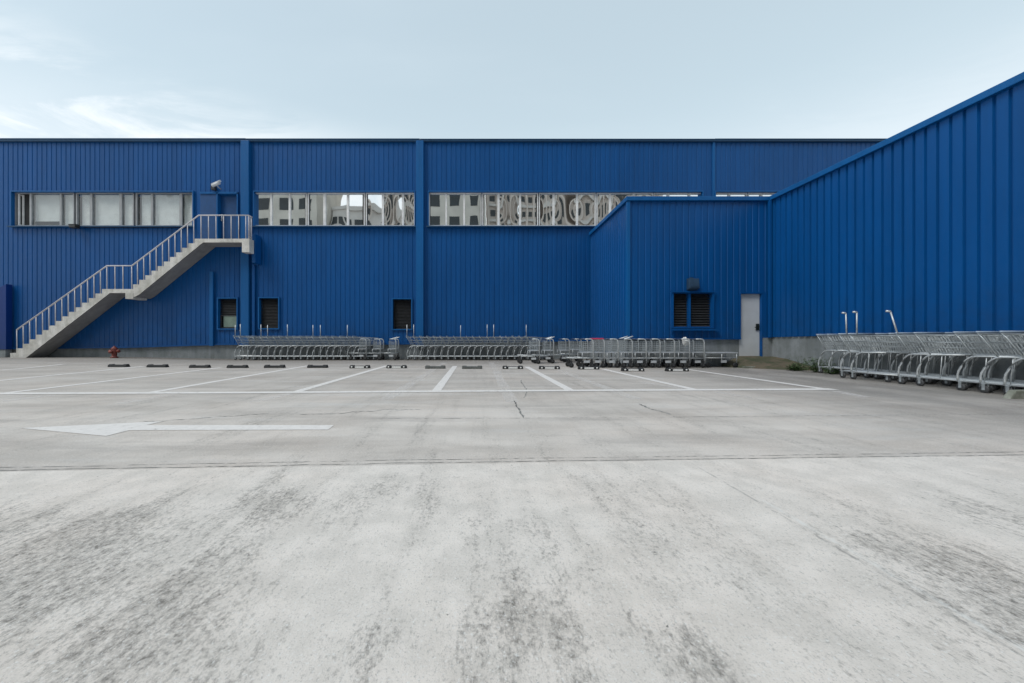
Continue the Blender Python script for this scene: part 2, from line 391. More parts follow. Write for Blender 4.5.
seam('ground_crack', [(140, 421.5), (170, 420), (240, 416), (268, 414)], 0.016, 0.03, gaps=.3)
seam('expansion_joint', [(380, 419), (524, 418.2), (700, 417), (1024, 414)], 0.008, gaps=0.4)
seam('ground_crack', [(640, 404), (655, 410), (672, 415)], 0.03, 0.02)

# ------------------------------------------------------------------ corrugated cladding
PR = 0.215
def prof(u, per, w0=0.056, w1=0.030, h=0.034):
    t = (u % per) - per/2; t = abs(t)
    if t <= w1/2 + 1e-6: return -h
    if t >= w0/2: return 0.0
    return -h * (w0/2 - t) / (w0/2 - w1/2)
def cladding(mb, rects, holes, mp, per=PR, h=0.015, bot=None):
    """rects (u0,u1,z0,z1); holes the same; mp(u, out, z) -> xyz; bot(u) sloping lower edge where z0 is None"""
    for (u0, u1, z0, z1) in rects:
        zb = z0 if z0 is not None else -5
        us = sorted({u0, u1} | {c for hl in holes for c in hl[:2] if u0 < c < u1})
        zs = sorted({zb, z1} | {c for hl in holes for c in hl[2:] if zb < c < z1})
        for a, b in zip(us[:-1], us[1:]):
            for c, d in zip(zs[:-1], zs[1:]):
                mu, mz = (a+b)/2, (c+d)/2
                if any(hl[0] < mu < hl[1] and hl[2] < mz < hl[3] for hl in holes): continue
                br = {a, b}
                k = math.floor(a/per)
                while k*per < b + per:
                    for o in (-0.028, -0.015, 0.015, 0.028):
                        q_ = k*per + per/2 + o
                        if a < q_ < b: br.add(q_)
                    k += 1
                br = sorted(br); vs = []
                for u in br:
                    o = prof(u, per, h=h); cc = bot(u) if (c == -5 and bot) else c
                    vs += [mp(u, o, cc), mp(u, o, d)]
                mb.add(vs, [(2*i, 2*i+2, 2*i+3, 2*i+1) for i in range(len(br)-1)])
back = lambda u, o, z: (u, D - o, z)

def bot_main(u):
    pts = [(-60, .40), (P(20), .48), (P(130), .53), (P(220), .66), (P(400), .68), (P(590), .84), (60, .84)]
    for (a, za), (b, zb) in zip(pts[:-1], pts[1:]):
        if a <= u <= b: return za + (zb-za)*(u-a)/(b-a)
    return .6

ZT, ZS, ZC = Z(191.2), Z(227.5), Z(142.3)       # window head, sill, coping underside
main = thing('warehouse', 'long blue corrugated steel warehouse with high ribbon windows, facing the yard', 'building', (0, D, 0))
def off(mb, name, mat, parent=None, bevel=0, label=None):
    """part authored in world coordinates under the warehouse root"""
    o = mb.build(name, mat, parent or main, bevel, label)
    if (parent or main) is main: o.location = (0, -D, 0)
    return o
XL, XRT = -42.0, 32.0
pil = [(243.0, 251.0), (416.5, 424.0)]
holes_win = [(P(12.5), P(194.5), ZS, ZT), (P(254), P(415.5), ZS, ZT), (P(428), P(702.5), ZS, ZT), (P(714), P(780), ZS, ZT)]
holes_low = [(P(219.0), P(237.5), Z(328.5), Z(298.5)), (P(260), P(279), Z(328.3), Z(298)), (P(393), P(411.5), Z(329), Z(299))]
door_hole = (P(200.5), P(239), Z(239.5), Z(192.8))
bays = [(XL, P(243)), (P(251), P(416.5)), (P(424), P(713)), (P(714), XRT)]
for (a, b) in bays:
    c = MB(); cladding(c, [(a, b, ZT, ZC)], [], back); off(c, 'wall_cladding', M['blue'])
    cuts = sorted({a, b} | {min(max(v_, a), b) for hh in holes_win + [door_hole] for v_ in hh[:2]})
    for a2, b2 in zip(cuts[:-1], cuts[1:]):
        if any(hh[0] < (a2+b2)/2 < hh[1] for hh in holes_win): continue
        c = MB(); cladding(c, [(a2, b2, ZS, ZT)], [door_hole], back)
        if c.v: off(c, 'wall_cladding', M['blue'])
    c = MB(); cladding(c, [(a, b, None, ZS)], holes_low + [door_hole], back, bot=bot_main); off(c, 'wall_cladding', M['blue'])
for (a, b) in pil:
    c = MB(); c.box(P(a), P(b), D-0.16, D+0.1, 0.62, ZC); off(c, 'pilaster', M['blue_trim'], bevel=0.012)
c = MB(); c.box(P(712.2), P(714.4), D-0.045, D+0.05, ZT-1.5, ZC); off(c, 'joint_cover', M['blue_trim'])
c = MB(); c.box(XL, XRT, D-0.09, D+0.3, ZC, HB-.03); off(c, 'coping', M['blue_cap'], bevel=0.01)
c = MB(); c.box(XL, P(247), D-0.11, D+0.32, HB-.03, HB+.025); c.box(P(247.4), P(420), D-0.11, D+0.32, HB-.03, HB+.012)
c.box(P(420.4), P(713), D-0.11, D+0.32, HB-.03, HB-0.0); c.box(P(713.4), XRT, D-0.11, D+0.32, HB-.03, HB+.01)
off(c, 'coping_flashing', M['blue_cap'])
c = MB(); c.box(XL, XRT, 15.95, 45, 0.3, HB-0.4); off(c, 'inner_wall', M['dark_in'])
c = MB(); c.box(XL, XRT, D+0.3, 45.2, HB-0.4, HB-0.3); off(c, 'roof', M['roofing'])
# base drip and plinth
c = MB()
n = 40; us = frange(XL, XRT, 148)
vs = []
for u in us: zb = bot_main(u); vs += [(u, D-.05, zb-.02), (u, D-.05, zb+.05), (u, D+.05, zb-.02), (u, D+.05, zb+.05)]
c.add(vs, [f for i in range(len(us)-1) for f in ((4*i, 4*i+4, 4*i+5, 4*i+1), (4*i, 4*i+2, 4*i+6, 4*i+4), (4*i+1, 4*i+5, 4*i+7, 4*i+3))])
off(c, 'drip_edge', M['blue'])
c = MB(); c.box(XL, XRT, D+.055, 15.94, -0.1, 1.0); off(c, 'plinth', M['plinth'])

def frame_ring(mb, x0, x1, z0, z1, y0, y1, t, tb=None, tt=None):
    tb = tb or t; tt = tt or t
    mb.box(x0, x0+t, y0, y1, z0+tb, z1-tt); mb.box(x1-t, x1, y0, y1, z0+tb, z1-tt)
    mb.box(x0, x1, y0, y1, z0, z0+tb); mb.box(x0, x1, y0, y1, z1-tt, z1)

# window surrounds (flashing) around each ribbon
for (a, b, z0, z1) in holes_win:
    c = MB(); frame_ring(c, a-0.002, b+0.002, z0, z1, D-0.075, D+0.5, 0.04, 0.06, 0.05); off(c, 'window_surround', M['blue_trim'])
    c = MB(); c.box(a-.06, b+.06, D-.15, D-.076, z0-.01, z0+.035); off(c, 'window_sill', M['blue_cap'])
def pane(parent, x0, x1, z0, z1, y, bulge, mat, tilt=(0, 0), saddle=1.0):
    nx_, nz = 20, 14; vs = []
    for j in range(nz+1):
        for i in range(nx_+1):
            s, t = i/nx_*2-1, j/nz*2-1
            dz = bulge*((1-s*s)*(1-t*t)*saddle + (1-saddle)*(1-s*s)) + tilt[0]*s + tilt[1]*t
            vs.append((x0+(x1-x0)*i/nx_, y+dz, z0+(z1-z0)*j/nz))
    mb = MB(); mb.add(vs, [(j*(nx_+1)+i, j*(nx_+1)+i+1, (j+1)*(nx_+1)+i+1, (j+1)*(nx_+1)+i) for j in range(nz) for i in range(nx_)], True)
    return mb.build('pane', mat, parent)
WY = D + 0.09
def window(px, panes, kind, bul):
    z0, z1 = ZS + 0.06, ZT - 0.05
    x0, x1 = P(px[0], WY), P(px[1], WY)
    mb = MB(); frame_ring(mb, x0, x1, z0, z1, WY-0.04, WY+.04, 0.045, 0.06, 0.035)
    for k in range(len(panes)-1):
        a, b = P(panes[k][1], WY), P(panes[k+1][0], WY)
        mb.box(a, b, WY-.035, WY+.035, z0+.06, z1-.035)
    w = off(mb, 'window', M['white_frame'] if kind != 'blind' else M['grey_frame'])
    for k, (a, b) in enumerate(panes):
        a, b = P(a, WY), P(b, WY)
        if kind == 'blind' and k == 0 and px[0] < 20:
            s_ = MB(); yA, yB = WY-.01, WY+.115
            for zz0, zz1 in ((z0+.07, z0+.12), (z1-.09, z1-.045)): s_.box(a+.01, a+.07, yA, yB, zz0, zz1)
            s_.box(a+.01, a+.07, yA, yA+.04, z0+.12, z1-.09); s_.box(a+.08, a+.15, yB-.04, yB, z0+.07, z1-.045)
            s_.build('open_sash', M['white_frame'], w, label='narrow sash standing open, dark room behind it')
            s_ = MB(); s_.box(a-.05, b+.05, WY+.12, WY+.13, z0, z1); s_.build('backing', M['dark_in'], w); continue
        pane(w, a, b, z0+.06, z1-.035, WY+0.01, bul[k], M['glass'] if kind == 'blind' else M['mirror'],
             (random.uniform(-.0012, .0012), random.uniform(-.001, .001)), 0.75)
        if kind == 'blind':
            s_ = MB(); zz = z0+.06 if not (px[0] < 20 and k == 1) else z0+.28
            m_ = 40; hh = (z1-.035-zz)/m_
            for i in range(m_):
                s_.add([(a, WY+.10, zz+i*hh), (b, WY+.10, zz+i*hh), (b, WY+.115, zz+(i+1)*hh), (a, WY+.115, zz+(i+1)*hh)], [(0, 1, 2, 3)])
            s_.build('blind', M['blind'], w)
window((15.5, 75), [(18, 30.5), (32.5, 60.5), (62.5, 73.5)], 'blind', (0, .004, .002))
window((77, 134.5), [(79.5, 90.5), (93, 120), (122.5, 133)], 'blind', (.002, -.004, .002))
window((136.5, 193.5), [(139.5, 151.5), (153.5, 180), (182.5, 192)], 'blind', (.004, .006, .004))
window((254.5, 307), [(256, 270.6), (272.4, 289), (290.8, 305)], 'mirror', (-.0003, .0004, -.0012))
window((308, 365), [(310, 323.5), (326, 347), (349, 362.5)], 'mirror', (.0003, -.0055, .0006))
window((366, 415), [(368, 382), (384, 402), (404, 414)], 'mirror', (.006, .015, .006))
window((429, 481.5), [(430.5, 445.4), (447, 463.3), (465, 480)], 'mirror', (.0003, -.0004, -.0014))
window((482.3, 538), [(484, 497.5), (499.5, 519), (521, 536)], 'mirror', (.0002, .015, -.001))
window((538.8, 595.5), [(540.5, 552.5), (554.5, 576), (578, 594)], 'mirror', (.006, .016, .006))
window((596.3, 652.5), [(598, 609), (611, 633), (635, 651)], 'mirror', (.006, .016, .006))
window((653.3, 702), [(655, 667), (669, 688), (690, 700.5)], 'mirror', (.001, .002, .001))
window((714.5, 746.5), [(716, 728), (730, 745)], 'mirror', (.0005, .0005))
window((747.3, 779.5), [(749, 760), (762, 778)], 'mirror', (.0005, .0005))

# ground floor openings
def louvre(parent, place, x0, x1, z0, z1, y, mat_s, nsl, name='louvre_window', label=None, half=None, mull=None, fmat=None):
    mb = MB(); frame_ring(mb, x0-.07, x1+.07, z0-.07, z1+.06, y-.07, y+.22, 0.05)
    w = place(mb, name, fmat or M['blue_trim'], label=label)
    s_ = MB(); z = z0; st = (z1-z0)/nsl
    for i in range(nsl):
        zz = z0 + st*i
        if half and zz < z0 + half*(z1-z0): continue
        s_.add([(x0-.02, y+.06, zz), (x1+.02, y+.06, zz), (x1+.02, y+.12, zz+st*.75), (x0-.02, y+.12, zz+st*.75),
                (x0-.02, y+.068, zz), (x1+.02, y+.068, zz), (x1+.02, y+.128, zz+st*.75), (x0-.02, y+.128, zz+st*.75)],
               [(0, 1, 2, 3), (4, 5, 6, 7), (0, 1, 5, 4), (3, 2, 6, 7)])
    s_.build('louvre_slats', mat_s, w)
    b_ = MB(); b_.box(x0-.02, x1+.02, y+.2, y+.215, z0-.02, z1+.01); b_.build('backing', M['dark_in'], w)
    if half:
        h_ = MB(); h_.box(x0+.12, x1-.08, y+.09, y+.11, z0+.05, z0+half*(z1-z0)-.05); h_.build('pane', M['green_glass'], w)
        h_ = MB(); frame_ring(h_, x0-.02, x1+.02, z0-.02, z0+half*(z1-z0), y+.07, y+.12, .06); h_.build('sash', M['slat'], w)
    if mull:
        h_ = MB(); h_.box(mull[0], mull[1], y-.02, y+.13, z0-.02, z1+.01); h_.build('mullion', fmat or M['blue'], w)
    return w
pm = lambda mb, n_, m_, label=None: off(mb, n_, m_, label=label)
hl = holes_low[0]; louvre(main, pm, hl[0]+.02, hl[1]-.02, hl[2]+.02, hl[3]-.02, D, M['slat'], 18, half=.46, label='dark window with a green frosted lower pane, left of the pilaster')
hl = holes_low[1]; louvre(main, pm, hl[0]+.02, hl[1]-.02, hl[2]+.02, hl[3]-.02, D, M['slat'], 20)
hl = holes_low[2]; louvre(main, pm, hl[0]+.02, hl[1]-.02, hl[2]+.02, hl[3]-.02, D, M['slat'], 20)
# upper door with side panel
zd0, zd1 = Z(239.5), Z(193.2)
c = MB(); c.box(P(200.8), P(217.3), D-.03, D+.03, zd0, zd1); off(c, 'side_panel', M['blue_door'], bevel=.008)
c = MB(); c.box(P(217.5), P(218.7), D-.07, D+.2, zd0, zd1); c.box(P(237.6), P(238.9), D-.07, D+.2, zd0, zd1); c.box(P(200.8), P(238.9), D-.07, D-.031, zd1-.05, zd1+.04)
c.box(P(218.7), P(237.6), D-.03, D+.2, zd1-.05, zd1)
off(c, 'door_frame', M['blue_trim'])
c = MB(); c.box(P(218.7), P(237.6), D+.13, D+.18, zd0, zd1-.05); dr = off(c, 'door', M['blue_door'], bevel=.006)
c = MB(); c.tube([(P(220.6), D+.07, zd0+.85), (P(220.6), D+.07, zd0+1.15)], .025, 8); c.box(P(220.3), P(220.9), D+.07, D+.13, zd0+.98, zd0+1.02); c.build('handle', M['pale_metal'], dr)
# downpipe and cable box
c = MB(); c.box(P(211.5), P(215), D-.13, D-.036, 0.60, Z(272)); off(c, 'downpipe', M['blue_trim'], bevel=.01)
c = MB(); c.box(-9.80, -9.655, 14.96, D-.036, Z(265), Z(237)); off(c, 'landing_bracket', M['blue'], bevel=.012)
c = MB(); c.box(P(253.4), P(256.0), D-.10, D-.036, 0.68, Z(265)); off(c, 'cable_duct', M['blue'])

# ------------------------------------------------------------------ side screen at left
scr = thing('screen_wall', 'deep blue steel screen with sloping top on a concrete footing, at the far left edge', 'wall', (P(0, 14.9), 14.9, 0))
def rel(mb, name, mat, root, bevel=0, label=None):
    o = mb.build(name, mat, root, bevel, label); o.location = (-root.location.x, -root.location.y, -root.location.z); return o
Ys = 15.15
c = MB(); c.prism([(P(-60, Ys), Z(349.5, Ys)), (P(6, Ys), Z(349.5, Ys)), (P(6, Ys), Z(284, Ys)), (P(3, Ys), Z(285.5, Ys)), (P(-60, Ys), Z(320, Ys))], Ys, D-.04)
rel(c, 'cladding', M['blue_deep'], scr, .01)
c = MB(); c.box(P(-60, Ys), P(4.5, Ys), Ys+.03, D, 0, Z(349.5, Ys)); rel(c, 'footing', M['plinth'], scr)

# ------------------------------------------------------------------ annex
anx = thing('annex_building', 'lower blue corrugated annex with a white door, wrapping the right side of the yard', 'building', (XR, DB, 0))
X5 = P(628, DB)
front = lambda u, o, z: (u, DB - o, z)
sideL = lambda u, o, z: (X5 - o, u, z)
sideR = lambda u, o, z: (XR - o, u, z)
ZAC = HA - 0.14
wh = (P(673, DB), P(711, DB), Z(326.5, DB), Z(293.5, DB)); dh = (P(740.5, DB), P(766, DB), 0.2, Z(293.5, DB))
c = MB(); cladding(c, [(X5, XR, None, ZAC)], [wh, (dh[0], dh[1], -5, dh[3])], front, per=.21, bot=lambda u: .92 + .0*(u-X5)); rel(c, 'wall_cladding', M['blue'], anx)
c = MB(); cladding(c, [(DB, D-.04, .90, ZAC)], [], sideL, per=.21); rel(c, 'wall_cladding', M['blue'], anx)
c = MB(); cladding(c, [(-10, DB-.001, None, ZAC)], [], sideR, per=.20, bot=lambda u: .97 + .08*(DB-u)/5.35 if u > 6 else 1.05, h=.042); rel(c, 'wall_cladding', M['blue'], anx)
c = MB(); c.box(X5-.045, X5+.06, DB-.045, DB+.07, .89, ZAC); rel(c, 'corner_trim', M['blue_trim'], anx, .01)
c = MB(); c.box(XR-.11, XR-.036, DB-.13, DB-.036, .95, ZAC); rel(c, 'corner_trim', M['blue'], anx, .01)
# coping
c = MB(); c.box(X5-.08, XR-.08, DB-.08, DB+.25, ZAC, HA-.001); rel(c, 'coping', M['blue_trim'], anx, .012)
c = MB(); c.box(X5-.08, X5+.25, DB+.252, D-.09, ZAC, HA-.003); rel(c, 'coping', M['blue_trim'], anx, .012)
c = MB(); c.box(XR-.078, XR+.25, -10, DB+.25, ZAC, HA+.002); rel(c, 'coping', M['blue_trim'], anx, .012)
c = MB(); c.box(X5+.25, 32, DB+.3, D-.1, HA-.4, HA-.2); c.box(XR+.252, 32, -10, DB+.3, HA-.4, HA-.2); rel(c, 'roof', M['roofing'], anx)
c = MB(); c.box(X5+.05, 32, DB+.4, D-.1, 0, HA-.41); c.box(XR+.06, 32, -10, DB+.05, 0, HA-.41); rel(c, 'inner_wall', M['dark_in'], anx)
# plinths
c = MB(); c.box(X5+.02, dh[0]-.02, DB+.05, DB+.35, -.1, 1.0); rel(c, 'plinth', M['plinth'], anx)
c = MB(); c.box(X5+.021, X5+.3, DB+.351, D, -.1, 1.0); rel(c, 'plinth', M['plinth'], anx)
c = MB(); c.box(XR+.046, XR+.059, -10, DB+.04, -.1, 1.09); rel(c, 'plinth', M['plinth'], anx)
c = MB(); c.box(XR-.25, XR+.045, DB-.03, DB+.2, -.1, .95); rel(c, 'plinth', M['plinth'], anx)
c = MB(); c.box(X5, dh[0]-.01, DB-.048, DB+.049, .895, .93); rel(c, 'drip_edge', M['blue'], anx)
# door
zt = Z(294.3, DB)
c = MB(); c.box(P(761.2, DB), P(762.0, DB), DB-.02, DB+.2, .3, .93); c.box(P(761.2, DB), P(763.4, DB), DB-.021, DB+.2, .93, zt+.02); c.box(dh[0]-.01, P(763.4, DB), DB-.03, DB+.2, zt+.02, zt+.08); c.box(dh[0]-.025, dh[0], DB-.02, DB+.2, .93, zt+.02)
c.box(P(763.5, DB), P(766.2, DB), DB-.02, DB+.2, .95, zt+.08)
rel(c, 'door_frame', M['blue'], anx)
c = MB(); c.box(dh[0], P(761, DB), DB+.06, DB+.11, .33, zt+.015); dr = rel(c, 'door', M['grey_door'], anx, .006, 'pale grey steel door with dark lock')
c = MB(); hx = P(758.6, DB); c.box(hx-.05, hx+.05, DB+.03, DB+.06, 1.2, 1.42); c.tube([(hx, DB+.01, 1.3), (hx-.12, DB+.01, 1.3)], .014, 8); c.build('handle', M['lock'], dr, .008)
pa = lambda mb, n_, m_, label=None: rel(mb, n_, m_, anx, 0, label)
louvre(anx, pa, wh[0]+.005, wh[1]-.005, wh[2]+.005, wh[3]-.005, DB, M['slat'], 13, mull=(P(688.3, DB), P(690.4, DB)), fmat=M['blue'])
c = MB(); c.box(wh[0]-.15, wh[1]+.15, DB-.10, DB-.071, wh[3]+.03, wh[3]+.065); rel(c, 'window_surround', M['blue'], anx)
c = MB(); c.box(wh[0]-.1, wh[1]+.2, DB-.14, DB-.05, wh[2]-.14, wh[2]-.08); rel(c, 'window_sill', M['blue'], anx)
# wall lamp above the louvres
lx = P(691, DB)
wl = thing('wall_lamp', 'small grey box lamp on the blue annex wall above the louvred window', 'lamp', (lx, DB, 2.7))
c = MB(); c.prism([(-.03, -.18), (-.20, -.12), (-.16, .20), (-.03, .22)], -.17, .17, 'x'); c.build('housing', M['lamp_box'], wl, .015)
c = MB(); c.box(-.13, .13, -.20, -.195, -.10, .05); o = c.build('lens', M['lamp_box'], wl); o.rotation_euler = (R(-7), 0, 0)
c = MB(); c.box(-.06, .06, -.04, .0, -.2, .26); c.build('bracket', M['lamp_box'], wl)

# ramp at the white door
rp = MB()
top = [(8.35, DB+.06, .33), (XR+.03, DB+.06, .33)]
prof_pts = [((8.05, 11.45, .02), (8.1, 11.05, 0)), ((8.5, 11.5, .24), (8.3, 10.8, 0)), ((8.75, DB+.06, .33), (8.62, 10.5, 0)),
            ((9.3, DB+.06, .33), (9.1, 10.15, 0)), ((XR+.03, DB+.06, .33), (9.5, 9.95, 0)), ((XR+.03, 10.9, .27), (9.6, 9.85, 0)), ((XR+.03, 10.2, .11), (9.72, 9.75, 0)), ((XR+.03, 9.6, 0), (XR+.03, 9.5, 0))]
vs = []; ncol = 8
for a, b in prof_pts:
    for k in range(ncol+1):
        t = k/ncol; p = Vector(a).lerp(Vector(b), t)
        p.z = a[2]*(1-t)**.8 + .012 + random.uniform(-.012, .012)*(1 if 0 < k < ncol else 0)
        if k == ncol: p.z = -.01
        vs.append(p)
w_ = ncol+1
rp.add(vs, [(i*w_+k, i*w_+k+1, (i+1)*w_+k+1, (i+1)*w_+k) for i in range(len(prof_pts)-1) for k in range(ncol)], True)
tag(rp.build('ramp', M['ramp']), kind='structure')

# ------------------------------------------------------------------ staircase
W = 0.74; YF = D - W
fx = lambda px: P(px, YF); fz = lambda py: Z(py, YF)
st = thing('staircase', 'pale concrete outdoor staircase with half landing and thin railing, rising to the blue door', 'stairs', (fx(130), D, 0))
def flight(x0, x1, z0, z1, nstep, xb, zb_off, xe_bot):
    """side outline stepped on top, sloped below"""
    pass
zL, zTp = fz(289.0), fz(238.7)
# lower flight outline
xs0 = fx(10.2); steps = 15; run = (fx(102) - fx(16.2)) / 13
poly = [(xs0, .05), (xs0, fz(353))]
x = fx(16.2); z = fz(353); rise = (zL - z) / 14
for i in range(14):
    z += rise; poly += [(x, z - rise), (x, z)]
    x += run
poly = poly[:2] + poly[2:]
low = poly + [(fx(125), zL), (fx(125), zL-.16), (fx(110), zL-.17), (fx(23.5), .05)]
def slab(pts, name):
    # concave outline: build as quads column by column so that the shading stays clean
    return None
def stair_mesh(tops, bottoms, name, brk):
    """tops: list of (x0,x1,z); bottoms(x)->z ; extruded over the width"""
    m = MB(); y0, y1 = YF, D-.036
    nt_ = []
    for (a, b, z) in tops:
        for q0, q1 in zip([a] + [c_ for c_ in sorted(brk) if a < c_ < b], [c_ for c_ in sorted(brk) if a < c_ < b] + [b]): nt_.append((q0, q1, z))
    for (a, b, z) in nt_:
        za, zb_ = bottoms(a), bottoms(b)
        m.add([(a, y0, za), (b, y0, zb_), (b, y0, z), (a, y0, z), (a, y1, za), (b, y1, zb_), (b, y1, z), (a, y1, z)],
              [(0, 1, 2, 3), (4, 7, 6, 5), (3, 2, 6, 7)])
    zp = None
    for (a, b, z) in tops:
        lo = zp if zp is not None else bottoms(a)
        m.add([(a, y0, lo), (a, y0, z), (a, y1, z), (a, y1, lo)], [(0, 1, 2, 3)]); zp = z
    b = tops[-1][1]; m.add([(b, y0, bottoms(b)), (b, y0, zp), (b, y1, zp), (b, y1, bottoms(b))], [(0, 1, 2, 3)])
    o = rel(m, name, M['stair'], st)
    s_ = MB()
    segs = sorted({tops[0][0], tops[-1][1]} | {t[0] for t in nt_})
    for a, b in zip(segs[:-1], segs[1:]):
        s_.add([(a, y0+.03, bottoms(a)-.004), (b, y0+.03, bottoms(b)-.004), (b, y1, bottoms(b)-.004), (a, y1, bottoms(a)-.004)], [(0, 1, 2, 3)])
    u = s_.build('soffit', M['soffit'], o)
    return o
tops = [(xs0, fx(16.2), fz(353))]
x = fx(16.2); z = fz(353)
for i in range(14):
    z += rise; xe = x + run if i < 13 else fx(133)
    tops.append((x, xe, z)); x = xe
def bot_low(x_):
    xa, za, xb_, zb_ = fx(23.5), .03, fx(110), zL-.17
    return max(.03, min(zL-.17, za + (zb_-za)*(x_-xa)/(xb_-xa)))
stair_mesh(tops, bot_low, 'lower_flight', [fx(23.5), fx(110)])
tops = []; n2 = 11; x = fx(133); run2 = (fx(197)-fx(133))/10.4; z = zL; r2 = (zTp - zL)/n2
x += .001
for i in range(n2):
    z += r2; xe = x + run2 if i < n2-1 else fx(242)
    tops.append((x, xe, z)); x = xe
def bot_up(x_):
    xa, za, xb_, zb_ = fx(135), fz(298), fx(203), zTp-.16
    return min(zTp-.16, max(zL-.33, za + (zb_-za)*(x_-xa)/(xb_-xa)))
stair_mesh(tops, bot_up, 'upper_flight', [fx(135), fx(203)])
c = MB(); c.box(fx(125.5), fx(133.5), YF-.012, 15.26, zL-.42, zL-.17); rel(c, 'landing_beam', M['stair'], st, .01)
c = MB(); c.box(fx(242)+.002, fx(249.6), YF-.014, 14.95, zTp-.58, zTp+.004); rel(c, 'landing_beam', M['stair'], st, .012)
# railing
rail = MB(); RY = YF + .04; RH = .97
pts = [(fx(15.6), RY, fz(329.8)), (fx(106), RY, fz(265.6)), (fx(131), RY, fz(265.6)), (fx(198), RY, fz(215)), (fx(247.8), RY, fz(215))]
rail.tube(pts, .028, 8); rail.tube([pts[-1], (pts[-1][0], 14.93, pts[-1][2])], .028, 8)
rail.tube([(pts[-1][0], RY, zTp+.1), (pts[-1][0], 14.93, zTp+.1)], .016, 6)
rl = rel(rail, 'handrail', M['rail'], st)
bal = MB()
def ztop(px):
    for (a, b) in (((15.6, 329.8), (106, 265.6)), ((106, 265.6), (131, 265.6)), ((131, 265.6), (198, 215)), ((198, 215), (248, 215))):
        if a[0] <= px <= b[0] + .01: return fz(a[1] + (b[1]-a[1])*(px-a[0])/(b[0]-a[0]))
alltops = [(xs0, fx(16.2), fz(353))]
def floor_at(px):
    x_ = fx(px); zf = fz(353)
    if x_ >= fx(133): 
        zf = min(zTp, zL + r2*(math.floor((x_-fx(133))/run2)+1))
    elif x_ >= fx(16.2): zf = min(zL, fz(353) + rise*(math.floor((x_-fx(16.2))/run)+1))
    return zf
pxs = [15.6 + 6.45*i for i in range(15)] + [114, 122, 130.8] + [136.6 + 6.27*i for i in range(10)] + [200.3, 207.8, 215.3, 222.9, 230.5, 238, 245.2, 247.8]
for p_ in pxs:
    b = MB(); r_ = .017
    b.tube([(fx(p_), RY, floor_at(p_)-.01), (fx(p_), RY, ztop(p_))], r_, 6)
    rel(b, 'baluster', M['rail'], st)
for k in range(2):
    b = MB(); yy = RY + .1 + k*.1
    b.tube([(pts[-1][0], yy, zTp-.01), (pts[-1][0], yy, pts[-1][2])], .017, 6); rel(b, 'baluster', M['rail'], st)

# ------------------------------------------------------------------ wall fittings
cm = thing('security_camera', 'white security camera on a black bracket above the blue upper door', 'camera', (P(219), D-.04, Z(189)))
c = MB(); c.box(-.26, -.06, -.10, 0, -.09, .09); c.tube([(-.1, -.08, 0), (-.02, -.22, .02), (.02, -.25, .02)], .03, 8); c.build('bracket', M['cam_dark'], cm, .012)
c = MB(); c.tube([(-.02, -.30, -.005), (.34, -.40, .08)], .07, 10); c.build('body', M['cam_white'], cm)
c = MB(); c.tube([(-.06, -.30, .05), (.40, -.42, .15)], .055, 4); c.build('sun_shield', M['cam_white'], cm)
c = MB(); c.tube([(.16, -.36, .04), (.26, -.30, -.10), (.28, -.2, -.12)], .022, 6); c.build('arm', M['grey_frame'], cm)
fl = thing('floodlight', 'small black floodlight hanging below the sill of the leftmost ribbon window', 'lamp', (P(81), D-.16, Z(227.8)))
c = MB(); c.prism([(-.15, -.09), (-.20, .06), (0, .08), (0, -.10)], -.16, .14, 'x'); c.build('housing', M['cam_dark'], fl, .012)
c = MB(); c.box(-.14, .12, -.185, -.18, -.07, .04); c.build('lens', M['slat'], fl)
c = MB(); c.tube([(.1, .05, .02), (.4, .10, -.02), (1.2, .12, .0), (2.4, .12, -.01), (4.9, .12, 0)], .012, 5); c.build('cable', M['cam_dark'], fl)

# ------------------------------------------------------------------ hydrant
hx_, hy_ = P(115.6, 14.8), 14.75
hy = thing('fire_hydrant', 'short faded red fire hydrant on the concrete before the plinth, under the stairs', 'hydrant', (hx_, hy_, gz(hx_, hy_)))
c = MB(); c.lathe([(.12, 0), (.13, .02), (.13, .05), (.085, .06), (.08, .10), (.09, .22), (.12, .26), (.12, .33), (.10, .36), (.11, .38), (.10, .42), (.06, .46), (.03, .48), (.025, .51), (0.005, .515)], (0, 0, 0), 20); c.build('barrel', M['red'], hy)
for s_ in (-1, 1):
    c = MB(); c.lathe([(.05, .08), (.05, .15), (.065, .15), (.065, .20), (.02, .21), (.02, .23)], (0, 0, .29), 14, 'x'); o = c.build('nozzle', M['red'], hy)
    if s_ < 0: o.rotation_euler = (0, 0, math.pi)
c = MB(); c.lathe([(.06, -.14), (.06, -.08)], (0, 0, .27), 14, 'y'); c.lathe([(.075, -.18), (.075, -.14)], (0, 0, .27), 14, 'y'); c.build('nozzle', M['red'], hy)

